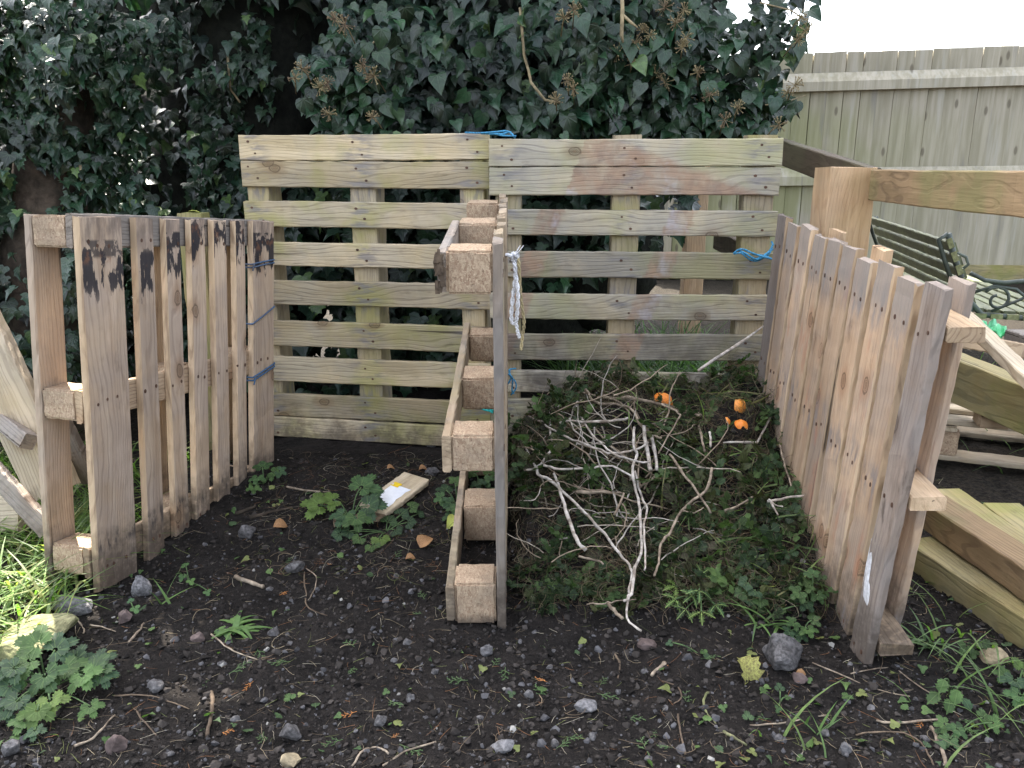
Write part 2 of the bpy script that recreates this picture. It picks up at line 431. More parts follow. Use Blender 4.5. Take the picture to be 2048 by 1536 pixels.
TWIG = simple("soil_twig", (.15, .11, .075), .9, .3, 60, dark=(.07, .05, .035))
T_BLUE = simple("blue_twine", (.05, .24, .40), .6, .5, 220, bumpd=.002, dark=(.03, .15, .28))
T_NAVY = simple("dull_blue_twine", (.06, .13, .24), .7, .5, 220, bumpd=.002, dark=(.09, .10, .13))
T_TEAL = simple("teal_twine", (.02, .36, .34), .6, .5, 220, bumpd=.002)
T_WHITE = simple("white_rope", (.72, .72, .74), .8, .3, 260, bumpd=.002, dark=(.55, .55, .58))
T_CREAM = simple("cream_rope", (.52, .43, .24), .8, .3, 260, bumpd=.002)
PEEL = simple("orange_peel", (.85, .34, .07), .5, .15, 300, .4, .0008, dark=(.72, .20, .02))
PITH = simple("orange_pith", (.82, .60, .36), .8, .15, 120, dark=(.76, .48, .22))
STONE = simple("grey_stone", (.105, .10, .10), .9, .5, 110, bumpd=.012, dark=(.05, .047, .047), mscale=12)
STONE_L = simple("pale_stone", (.15, .145, .148), .9, .45, 110, bumpd=.012, dark=(.075, .072, .073), mscale=12)
STONE_Y = simple("sandy_stone", (.27, .22, .14), .85, .3, 60, bumpd=.005, dark=(.17, .13, .08), mscale=12)
STONE_P = simple("pinkish_stone", (.135, .10, .092), .85, .3, 60, bumpd=.005, dark=(.075, .055, .05), mscale=12)
STONE_M = simple("mossy_stone", (.19, .18, .10), .95, .4, 45, bumpd=.01, dark=(.10, .11, .045), mscale=7)
DEADLEAF = simple("dead_leaf", (.34, .19, .085), .7, .3, 60, dark=(.20, .10, .045), mscale=20)
LIMELEAF = simple("lime_leaf", (.50, .55, .12), .6, .2, 40, dark=(.42, .42, .12))
OLDLEAF = simple("spotted_yellow_leaf", (.27, .27, .075), .7, .4, 60, dark=(.12, .10, .04), mscale=16)
LABEL_W = simple("label_white", (.78, .79, .82), .5, .06, 30, dark=(.70, .72, .78))
LABEL_Y = simple("label_yellow", (.72, .50, .02), .5, .1, 30, dark=(.6, .40, .02))
BENCH_SLAT = simple("bench_green_slat", (.105, .115, .065), .6, .25, 60, .4, dark=(.15, .17, .08), mscale=9)
BENCH_END = simple("bench_slat_end", (.20, .20, .10), .7, .3, 60, dark=(.13, .14, .06), mscale=20)
BENCH_IRON = simple("bench_iron", (.06, .075, .06), .5, .2, 60, .5)
BAG = simple("green_plastic", (.16, .50, .27), .3, .1, 30, .5, .004, dark=(.04, .42, .14))
WHITEB = simple("white_board", (.75, .74, .74), .6, .1, 30)
WHITEGLUE = simple("white_filler", (.66, .66, .68), .7, .2, 90, bumpd=.004, dark=(.45, .44, .45))

def leafmat(name, rough=.38, trans=.12, spec=.5, vein=.5, veincol=(.17, .22, .10), tcol=1.6):
    m, t, out = newmat(name)
    at_ = nd(t, "ShaderNodeAttribute", attribute_name="Col").outputs['Color']
    uv = nd(t, "ShaderNodeSeparateXYZ", {0: nd(t, "ShaderNodeTexCoord").outputs['UV']})
    u, vv = Mt(t, 'ABSOLUTE', uv.outputs[0]), uv.outputs[1]
    dd = None
    for a in (0, 38, 78):
        x = Mt(t, 'ABSOLUTE', Mt(t, 'SUBTRACT', Mt(t, 'MULTIPLY', u, math.cos(R(a))), Mt(t, 'MULTIPLY', vv, math.sin(R(a)))))
        dd = x if dd is None else Mt(t, 'MINIMUM', dd, x)
    W = wpos(t)
    n = noise(t, W, 55, 3, .6)
    f = mr(t, n, .3, .7, .72, 1.2)
    col = mixc(t, 1.0, at_, nd(t, "ShaderNodeCombineColor", {0: f, 1: f, 2: f}).outputs[0], 'MULTIPLY')
    col = mixc(t, mr(t, dd, .006, .028, vein, 0), col, veincol)
    p = nd(t, "ShaderNodeBsdfPrincipled", {'Base Color': col, 'Roughness': rough, 'Specular IOR Level': spec})
    t.links.new(bump(t, Mt(t, 'ADD', n, mr(t, dd, 0, .05)), .3, .003), p.inputs['Normal'])
    tr = nd(t, "ShaderNodeBsdfTranslucent", {'Color': mixc(t, 1.0, col, (tcol * .9, tcol * 1.2, tcol * .45), 'MULTIPLY')})
    mx = nd(t, "ShaderNodeMixShader", {0: trans, 1: p.outputs[0], 2: tr.outputs[0]})
    t.links.new(mx.outputs[0], out.inputs['Surface'])
    return m
IVY = leafmat("ivy_leaf", .32, .04, .42, .28, (.08, .115, .065))
VARIEG = leafmat("variegated_leaf", .6, .2, .3, .8, (.26, .33, .10))
SHADE_CORE = simple("recess_shade_core", (.012, .013, .009), .95, .5, 25, bumpd=.02, dark=(.006, .007, .005))  # near black: the shade of the recesses is put into the colour
WEED = leafmat("weed_leaf", .6, .25, .3, .25, (.20, .30, .10))
GRASSM = leafmat("grass_blade", .5, .4, .35, 0.0, tcol=1.9)
LITTER = leafmat("litter", .9, 0.0, .15, 0.0)

def soil_mat():
    m, t, out = newmat("dark_soil")
    W = wpos(t)
    a = noise(t, W, 7, 6, .65); b = noise(t, W, 60, 5, .7); c = noise(t, W, 260, 3, .7)
    col = mixc(t, mr(t, a, .35, .68), (.009, .008, .0073), (.021, .018, .016))
    col = mixc(t, mr(t, b, .45, .72, 0, .8), col, (.034, .029, .026))
    col = mixc(t, mr(t, c, .64, .72, 0, .5), col, (.085, .077, .07))
    P = nd(t, "ShaderNodeSeparateXYZ", {0: W})
    far = Mt(t, 'MAXIMUM', mr(t, P.outputs[0], 1.25, 1.9), mr(t, P.outputs[0], -1.25, -1.7))
    far = Mt(t, 'MAXIMUM', far, mr(t, P.outputs[1], 4.2, 6))
    col = mixc(t, Mt(t, 'MULTIPLY', far, mr(t, b, .35, .7)), col, (.05, .042, .03))
    princ(t, out, col, .95, bump(t, Mt(t, 'ADD', Mt(t, 'ADD', b, Mt(t, 'MULTIPLY', c, .5)), a), .9, .012), .12)
    return m
SOIL = soil_mat()

def fence_mat():
    m, t, out = newmat("fence_board")
    W = wpos(t)
    at_ = nd(t, "ShaderNodeAttribute", attribute_name="Col")
    rr = nd(t, "ShaderNodeSeparateColor", {0: at_.outputs['Color']}).outputs[0]
    off = nd(t, "ShaderNodeCombineXYZ", {0: Mt(t, 'MULTIPLY', rr, 31.0), 1: 0.0, 2: Mt(t, 'MULTIPLY', rr, 17.0)}).outputs[0]
    v = vadd(t, W, off)
    g = noise(t, vmul(t, v, (22, 22, 1.3)), 1.0, 5, .62)
    st = noise(t, vmul(t, v, (9, 9, .7)), 1.0, 4, .6)
    col = mixc(t, mr(t, g, .32, .7), (.335, .305, .225), (.475, .43, .34))
    z = nd(t, "ShaderNodeSeparateXYZ", {0: W})
    gm = Mt(t, 'ADD', mr(t, z.outputs[0], 2.4, 4.6, .6, .06), mr(t, z.outputs[2], 1.5, 2.0, .0, -.4))
    gm = Mt(t, 'MULTIPLY', gm, mr(t, Mt(t, 'ADD', noise(t, v, 1.4, 3), Mt(t, 'MULTIPLY', rr, .3)), .4, .72), clamp=True)
    col = mixc(t, gm, col, (.255, .28, .105))
    col = mixc(t, mr(t, st, .56, .72, 0, .65), col, (.235, .225, .21))
    col = mixc(t, mr(t, st, .44, .30, 0, .5), col, (.50, .48, .42))
    kx = nd(t, "ShaderNodeCombineXYZ", {0: Mt(t, 'MULTIPLY', z.outputs[0], 6.4), 1: Mt(t, 'MULTIPLY', z.outputs[2], 2.3), 2: 0.0}).outputs[0]
    vo = nd(t, "ShaderNodeTexVoronoi", {'Vector': kx, 'Scale': 1.0}, voronoi_dimensions='2D')
    gate = mr(t, nd(t, "ShaderNodeSeparateColor", {0: vo.outputs['Color']}).outputs[1], .72, .74)
    col = mixc(t, Mt(t, 'MULTIPLY', gate, mr(t, vo.outputs['Distance'], .06, .13, .7, 0)), col, (.13, .11, .08))
    princ(t, out, col, .85, bump(t, g, .3, .004), .2)
    return m
FENCE = fence_mat()

# ------------------------------------------------------------------ ground
def axis(lo, hi, step, far):
    a = np.arange(lo, hi + 1e-6, step)
    e = []; d = step; x = hi
    while x < far: d *= 1.35; x += d; e.append(x)
    f = []; d = step; x = lo
    while x > -far: d *= 1.35; x -= d; f.append(x)
    return np.concatenate([f[::-1], a, e])
gx = axis(-2.0, 2.1, .012, 90); gy = axis(1.0, 3.5, .012, 90)
GX, GY = np.meshgrid(gx, gy)
GZ = gh(GX, GY)
nx, ny = len(gx), len(gy)
idx = (np.arange(ny - 1)[:, None] * nx + np.arange(nx - 1)[None]).ravel()
Q = np.stack([idx, idx + 1, idx + nx + 1, idx + nx], 1)
me = bpy.data.meshes.new("ground")
me.vertices.add(nx * ny); me.vertices.foreach_set("co", np.stack([GX, GY, GZ], 2).astype(np.float32).ravel())
me.loops.add(Q.size); me.loops.foreach_set("vertex_index", Q.astype(np.int32).ravel())
me.polygons.add(len(Q)); me.polygons.foreach_set("loop_start", np.arange(0, Q.size, 4, dtype=np.int32))
me.polygons.foreach_set("loop_total", np.full(len(Q), 4, dtype=np.int32))
me.polygons.foreach_set("use_smooth", np.ones(len(Q), bool))
me.update(calc_edges=True); me.materials.append(SOIL)
ground = bpy.data.objects.new("ground", me); COL.objects.link(ground)
place(ground); tag(ground, kind="structure")

# ------------------------------------------------------------------ boards and pallets
def board(name, parent, M, L, Wd, T, mat, nails=(), seed=None, edge=None, warp=.0025, ragged=.003, nseg=30, side=1):
    """plank along local X, width Y, thickness Z, softly worn edges, its nail heads in the same mesh"""
    rs = random.Random(seed if seed is not None else random.random())
    mb = MB(); c = min(.0035, T * .2); hy, hz = Wd / 2, T / 2
    sec = [(-hy + c, -hz), (hy - c, -hz), (hy, -hz + c), (hy, hz - c), (hy - c, hz), (-hy + c, hz), (-hy, hz - c), (-hy, -hz + c)]
    ph = [rs.uniform(0, 6.28) for _ in range(4)]; vs = []
    end = [rs.uniform(-ragged, ragged) for _ in range(8)], [rs.uniform(-ragged, ragged) for _ in range(8)]
    for i in range(nseg + 1):
        x = -L / 2 + L * i / nseg
        by = warp * math.sin(x * 3.1 + ph[0]); bz = warp * math.sin(x * 2.3 + ph[1])
        for k, (y, z) in enumerate(sec):
            e = end[0][k] if i == 0 else end[1][k] if i == nseg else 0
            j = .0009 * rs.uniform(-1, 1)
            vs.append((x + e, y + by + j * 1.9, z + bz + j))
    fs = [(i * 8 + k, i * 8 + (k + 1) % 8, (i + 1) * 8 + (k + 1) % 8, (i + 1) * 8 + k) for i in range(nseg) for k in range(8)]
    fs += [tuple(range(7, -1, -1)), tuple(nseg * 8 + k for k in range(8))]
    mb.add(vs, fs, 0)
    if edge:
        for i in range(nseg):
            for k in (1, 2, 3, 5, 6, 7): mb.m[i * 8 + k] = 2
    for (x, y) in nails:
        x += rs.uniform(-.008, .008); y += rs.uniform(-.006, .006)
        r = rs.uniform(.0034, .0050); zt = side * (hz + warp * math.sin(x * 2.3 + ph[1]) * side + .0012)
        y += warp * math.sin(x * 3.1 + ph[0])
        ring = [(x + r * math.cos(a) * 1.3, y + r * math.sin(a), zt) for a in [k * math.pi / 4 for k in range(8)]]
        ring2 = [(p[0], p[1], zt - side * .004) for p in ring]
        ff = [tuple(range(8))] + [(k, 8 + k, 8 + (k + 1) % 8, (k + 1) % 8) for k in range(8)]
        mb.add(ring + ring2, ff, 1)
    return mb.build(name, [mat, NAIL] + ([edge] if edge else []), parent, M)

class Frame:
    def __init__(s, o, u, n, w):
        s.o, s.u, s.n, s.w = Vector(o), Vector(u).normalized(), Vector(n).normalized(), Vector(w).normalized()
    def p(s, a, b, c): return s.o + s.u * a + s.n * b + s.w * c
    def M(s, c, ax):
        """matrix at local centre c with X, Y along the two named axes"""
        d = {'u': s.u, 'n': s.n, 'w': s.w}
        X, Y = d[ax[0]], d[ax[1]]; Z = X.cross(Y).normalized(); Y = Z.cross(X).normalized()
        m = Matrix((X, Y, Z)).transposed().to_4x4(); m.translation = s.p(*c); return m
    def side(s, ax):
        d = {'u': s.u, 'n': s.n, 'w': s.w}
        return 1 if d[ax[0]].cross(d[ax[1]]).dot(s.n) > 0 else -1

def block(name, parent, F, a, b, c, mat=None, seed=0):
    """chipboard block between the ranges a, b, c of the frame"""
    rs = random.Random(seed)
    size = [a[1] - a[0], b[1] - b[0], c[1] - c[0]]
    bm = bmesh.new(); bmesh.ops.create_cube(bm, size=1)
    for v in bm.verts: v.co = Vector([v.co[i] * size[i] for i in range(3)])
    bmesh.ops.bevel(bm, geom=bm.edges[:], offset=.006, segments=2, affect='EDGES')
    bmesh.ops.subdivide_edges(bm, edges=[e for e in bm.edges if e.calc_length() > .04], cuts=4, use_grid_fill=True)
    for v in bm.verts: v.co += Vector([rs.uniform(-1, 1) * .0012 for _ in range(3)])
    me = bpy.data.meshes.new(name); bm.to_mesh(me); bm.free(); me.materials.append(mat or CHIP)
    o = bpy.data.objects.new(name, me); COL.objects.link(o)
    M = F.M(((a[0] + a[1]) / 2, (b[0] + b[1]) / 2, (c[0] + c[1]) / 2), 'un')
    return place(o, parent, M)

# --- back pallets: horizontal slats facing the camera
def back_pallet(label, A, B, rows, posts, mat, pmat, splits=(), pdepth=.13, group="upright wooden pallets of the compost bays", tops=()):
    """A, B: left and right ends on the ground plan, rows: (z low, z high) of each slat, posts: ranges along u"""
    A = Vector(A); B = Vector(B); u = (B - A).normalized(); n = Vector((u.y, -u.x, 0)); L = (B - A).length
    root = thing("wooden_pallet", A.lerp(B, .5), label, "pallet", group)
    F = Frame((A.x, A.y, 0), u, n, (0, 0, 1))
    for i, (z0, z1) in enumerate(rows):
        ns = []
        for (p0, p1) in posts:
            pc = (p0 + p1) / 2 - L / 2
            ns += [(pc - .018, .022), (pc + .02, -.02)]
        board("slat", root, F.M((L / 2, -.011, (z0 + z1) / 2), 'uw'), L, z1 - z0, .022, mat, ns, seed=i * 7 + len(label), side=F.side('uw'), warp=.002)
    z0, z1 = rows[-1][0], rows[0][1]
    for k, (p0, p1) in enumerate(posts):
        up = tops[k] if tops else -.012
        board("post", root, F.M(((p0 + p1) / 2, -.022 - pdepth / 2, (z0 + z1 + up) / 2), 'wu'), z1 - z0 + up, p1 - p0, pdepth, pmat, seed=k + 90, warp=.001)
    return root, F
def rowsY(px, Y): return [(zpx(b, Y), zpx(a, Y)) for a, b in px]
rowL = rowsY([(268, 320), (323, 376), (405, 457), (487, 535), (566, 615), (649, 700), (721, 771), (797, 842), (845, 886)], 3.18)
BL = back_pallet("yellow green weathered pallet standing upright at the back of the left bay", (-1.045, 3.27, 0), (-.085, 3.11, 0), rowL,
                 [(.005, .092), (.425, .525), (.86, .95)], W_GREEN, W_GREEN, pdepth=.12)
rowR = rowsY([(277, 332), (335, 391), (421, 472), (505, 557), (589, 640), (670, 722), (745, 788), (800, 850), (852, 900)], 3.05)
BRt = back_pallet("grey stained pallet with brown diagonal marks standing behind the compost heap", (-.083, 3.075, 0), (.965, 3.035, 0), rowR,
                  [(.02, .115), (.45, .55), (.93, 1.035)], W_STAIN, W_GREEN, pdepth=.09, tops=(-.01, .012, .012))

# --- left pallet
def left_pallet():
    A = Vector((-1.162, 2.075, .02)); B = Vector((-.920, 2.985, -.055))
    u = (B - A).normalized(); n = Vector((u.y, -u.x, 0)).normalized(); w = u.cross(n).normalized(); w = w if w.z > 0 else -w
    w = (w + n * .03).normalized()
    F = Frame(A, u, n, w)
    root = thing("wooden_pallet", A.lerp(B, .5), "pinkish pallet with black paint smears on its slat tops, left wall of the bays", "pallet", "upright wooden pallets of the compost bays")
    us = [(0, .157), (.21, .286), (.338, .408), (.448, .524), (.568, .642), (.69, .75), (.795, .938)]
    for i, (a, b) in enumerate(us):
        ns = [(x, y) for x in (.45, .02, -.45) for y in ((-.02, .02) if b - a < .1 else (-.045, -.015, .03))]
        board("slat", root, F.M(((a + b) / 2, -.011, .505), 'wu'), 1.04, b - a, .022, W_PINK, ns, seed=40 + i, edge=W_PALE, side=F.side('wu'), warp=.002)
    for c in (.985, .52, .07):
        board("runner", root, F.M((.469, -.033, c), 'uw'), .936, .09, .022, W_PALE if c < .9 else W_GREY, seed=int(c * 100))
        for k, a in enumerate((.004, .42, .835)):
            block("block", root, F, (a, a + .10), (-.157, -.046), (c - .042, c + .042), seed=int(c * 77) + k)
    for a, b in ((0, .10), (.42, .52), (.835, .935)):
        board("outer_board", root, F.M(((a + b) / 2, -.169, .51), 'wu'), 1.03, b - a, .022, W_PINKP if a == 0 else W_PALE, seed=int(a * 99))
    # twine round the last slat
    for c, tilt, mt, nm in ((.865, .012, T_NAVY, 2), (.665, .05, T_NAVY, 1), (.46, .03, T_NAVY, 2)):
        mb = MB()
        for k in range(nm):
            o = k * .011
            pts = [F.p(.78, -.03, c + o), F.p(.785, .004, c + o), F.p(.80, .0045, c + o + tilt * .1), F.p(.86, .005, c + o + tilt * .45 + .002), F.p(.93, .005, c + o + tilt), F.p(.945, -.006, c + o + tilt), F.p(.945, -.035, c + o + tilt)]
            mb.tube(pts, .0032, 6)
        if nm == 2: mb.tube([F.p(.79, .006, c + .005), F.p(.775, .02, c + .012), F.p(.762, .022, c - .01)], .0026, 5)
        o = mb.build("twine", mt); recenter(o, F.p(.86, 0, c))
        tag(o, {.865: "thick dull blue twine wrapped round the black-smeared end slat near its top", .665: "single slanting strand of blue twine tied across the left pallet's end slat at mid height", .46: "lower blue twine wound round the left pallet's end slat below the slanting strand"}[c], "twine", "twine ties on the pallets")
    return root, F
LP, LF = left_pallet()

# --- middle pallet
def middle_pallet():
    A = Vector((-.018, 1.92, 0)); u = Vector((0, 1.06, .075)).normalized(); n = Vector((1, 0, 0)); w = n.cross(u).normalized()
    F = Frame(A, u, n, w)
    root = thing("wooden_pallet", A + u * .5, "middle pallet seen end on with chipboard blocks, dividing the two bays", "pallet", "upright wooden pallets of the compost bays")
    us = [(0, .10), (.14, .22), (.275, .355), (.41, .49), (.545, .625), (.68, .76), (.815, .895), (.94, 1.05)]
    for i, (a, b) in enumerate(us):
        top = 1.0 + (.002 if i else 0)
        board("slat", root, F.M(((a + b) / 2, -.011, top / 2 - .01), 'wu'), top + .02, b - a, .023, W_MID if i else W_GREY, [(x, y) for x in (.44, 0, -.44) for y in (-.02, .02)], seed=140 + i, side=F.side('wu'), warp=.0035)
    rows = ((.885, .985), (.44, .545), (0.0, .13))
    for j, (c0, c1) in enumerate(rows):
        for k, a in enumerate((.0, .43, .90)):
            block("block", root, F, (a + .002, a + (.105 if k != 1 else .13)), (-.131, -.024), (c0, c1 - (.008 if j else 0)), seed=j * 10 + k)
    ul = ((0.02, .50), (0, 1.05), (0, 1.05))
    for j, (c0, c1) in enumerate(rows):
        a, b = ul[j]
        board("runner", root, F.M(((a + b) / 2, -.144, (c0 + c1) / 2), 'uw'), b - a, .095 if j < 2 else .10, .022, W_GREY if j == 0 else W_MID, seed=200 + j, warp=.004)
    # broken bark edge at the front end of the top runner
    mb = MB(); rs = random.Random(3)
    for k in range(26):
        p = F.p(-.004 - rs.uniform(0, .006), -.145 + rs.uniform(-.008, .008), .90 + rs.uniform(0, .08))
        mb.box(p, (rs.uniform(.004, .012), rs.uniform(.006, .014), rs.uniform(.01, .03)), (Vector((1, rs.uniform(-.3, .3), 0)).normalized(), Vector((0, 1, rs.uniform(-.4, .4))).normalized(), Vector((rs.uniform(-.3, .3), 0, 1)).normalized()))
    mb.build("splintered_end", TWIG, root)
    return root, F
MP, MF = middle_pallet()

# --- right pallet
def right_pallet():
    A = Vector((.852, 1.742, -.085)); u = Vector((.008, 1.12, .10)).normalized(); n = Vector((-1, 0, 0)); w = Vector((0, -.076, 1)).normalized()
    w = (w + Vector((.03, 0, 0))).normalized()
    F = Frame(A, u, n, w)
    root = thing("wooden_pallet", A + u * .5, "reddish pallet of close vertical slats leaning slightly outward, right wall of the bays", "pallet", "upright wooden pallets of the compost bays")
    us = [(0.005, .09)] + [(.122 + i * .1135, .122 + i * .1135 + .094) for i in range(9)]
    for i, (a, b) in enumerate(us):
        top = 1.0 + random.uniform(-.012, .012) + (.012 if i == 0 else 0)
        mt = W_OLD if i in (0, 9) else W_SIDE
        board("slat", root, F.M(((a + b) / 2, -.011, top / 2), 'wu'), top, b - a, .023, mt, [(x, y) for x in (.40, .0, -.40) for y in (-.02, .02)], seed=300 + i, edge=W_PALE if i else None, side=F.side('wu'), warp=.003, ragged=.005)
    for z in (.93, .54, .152):
        board("rail", root, F.M((.565, -.022 - .04, z - .017), 'un'), 1.13, .08, .034, W_PALE, seed=int(z * 100))
    for i, (a, b) in enumerate([(.115, .2), (.53, .62), (.86, .95)]):
        board("outer_slat", root, F.M(((a + b) / 2 - .01, -.113, .497 - .008 * i), 'wu'), 1.0, b - a, .022, W_PALE if i else W_SIDE, seed=330 + i)
    mb = MB(); rs = random.Random(8)      # splash of white filler near the foot of the front slat
    pts = [(.19, .035), (.24, .03), (.27, .045), (.255, .055), (.31, .062), (.37, .070), (.40, .080), (.38, .092), (.31, .094), (.25, .090), (.205, .078), (.195, .06)]
    n_ = len(pts)
    vs = [F.p(y, .0015, z) for z, y in pts] + [F.p(.068, .006, .29)]
    mb.add(vs, [(i, (i + 1) % n_, n_) for i in range(n_)])
    mb.build("paint_splash", WHITEGLUE, root)
    return root, F
RP, RF = right_pallet()

# ------------------------------------------------------------------ timber between two points
def beam(name, p0, p1, wd, ht, mat, label=None, cat="timber", group=None, up=(0, 0, 1), parent=None, seed=1, warp=.003):
    p0, p1 = Vector(p0), Vector(p1); X = (p1 - p0).normalized()
    Y = Vector(up).cross(X).normalized(); Z = X.cross(Y)
    M = Matrix((X, Y, Z)).transposed().to_4x4(); M.translation = (p0 + p1) / 2
    o = board(name, parent, M, (p1 - p0).length, wd, ht, mat, seed=seed, warp=warp)
    return tag(o, label, cat, group) if label else o

# post and rail line on the right
pz = at(1710, 335, 2.72)
beam("fence_post", (pz.x, 2.80, -.1), (pz.x, 2.80, pz.z), .15, .15, W_POST, "thick orange brown square post behind the right pallet, between two beams", "post", up=(0, 1, 0), seed=5, warp=0)
p2 = at(1396, 400, 5.1)
beam("fence_post", (p2.x, 5.15, -.1), (p2.x, 5.15, 1.33), .12, .12, W_POST, "orange square post far behind, seen between the slats of the back right pallet", "post", up=(0, 1, 0), seed=6, warp=0)
a, b = at(1545, 296, 3.62), at(1752, 367, 2.72)
d = (a - b).normalized()
beam("beam", b + d * .03, a + d * 1.5, .045, .095, W_DARK, "dark beam sloping from behind the ivy to the orange post", "beam", seed=7)
a, b = at(1757, 368, 2.70), at(2048, 388, 1.80)
d = (b - a).normalized()
beam("beam", a, b + d * .7, .05, .096, W_RAIL, "brown beam with green top edge running right from the orange post", "beam", seed=8)
a = at(1435, 480, 4.6); b = at(1600, 560, 3.3)
beam("beam", a, b, .05, .10, W_DARK, "low dark brace seen through the slats left of the blue twine", "beam", seed=9)

# panel fence
def fence():
    root = thing("board_fence", (4, 8.3, 0), "tall weathered board fence with green algae across the back right", "fence")
    A, B = Vector((1.2, 8.68, 0)), Vector((9.6, 7.98, 0)); u = (B - A).normalized(); n = Vector((u.y, -u.x, 0)); L = (B - A).length
    V = []; Fc = []; Cc = []; rs = random.Random(5); x = 0; i = 0
    while x < L:
        wd = .158 + rs.uniform(-.006, .006); top = 2.17 + .024 * x + rs.uniform(-.004, .004) + .004 * math.sin(i * .7)
        p = A + u * x; q = A + u * (x + wd - .013); lean = u * rs.uniform(-.006, .006)
        b = len(V)
        n1, n2 = n * .004, n * .034
        for (pp, o) in ((p, n1), (q, n2), (q, -n * .006), (p, -n * .006)):
            V.append(pp + o); V.append(pp + o + lean + Vector((0, 0, top + rs.uniform(-.004, .004))))
        Fc += [(b, b + 2, b + 3, b + 1), (b + 2, b + 4, b + 5, b + 3), (b + 4, b + 6, b + 7, b + 5), (b + 6, b, b + 1, b + 7), (b + 1, b + 3, b + 5, b + 7)]
        c = rs.random(); Cc += [(c, c, c, 1)] * 8
        x += wd; i += 1
    b = len(V)
    for p, tp in ((A, 2.158), (B, 2.358)):
        for dn in (-.03, -.04):
            V += [p + n * dn, p + n * dn + Vector((0, 0, tp))]
    Fc += [(b, b + 4, b + 5, b + 1), (b + 2, b + 3, b + 7, b + 6), (b + 1, b + 5, b + 7, b + 3)]; Cc += [(.5, .5, .5, 1)] * 8
    me = bpy.data.meshes.new("board_panel"); me.from_pydata([tuple(v) for v in V], [], Fc); me.materials.append(FENCE)
    at_ = me.color_attributes.new("Col", 'FLOAT_COLOR', 'POINT'); at_.data.foreach_set("color", np.array(Cc, np.float32).ravel())
    o = bpy.data.objects.new("board_panel", me); COL.objects.link(o); place(o, root, Matrix.Identity(4))
    for z, s in ((1.925, .021), (1.05, .010)):
        V = []; hx = []
        p0, p1 = A, B
        for p, zz in ((p0, z - .02), (p1, z + s * L * .9)):
            for dn, dz in ((.036, -.085), (.09, -.085), (.09, .0), (.036, .085)):
                V.append(p + n * dn + Vector((0, 0, zz + dz)))
        me = bpy.data.meshes.new("rail"); me.from_pydata([tuple(v) for v in V], [], [(0, 1, 5, 4), (1, 2, 6, 5), (2, 3, 7, 6), (3, 0, 4, 7), (3, 2, 1, 0), (4, 5, 6, 7)])
        me.materials.append(FENCE)
        o = bpy.data.objects.new("rail", me); COL.objects.link(o); place(o, root, Matrix.Identity(4))
    mb = MB(); mb.box((A + B) / 2 + n * .05 + Vector((0, 0, .10)), (L, .035, .17), (u, n, Vector((0, 0, 1))))
    mb.build("gravel_board", W_MOSS, root)
fence()

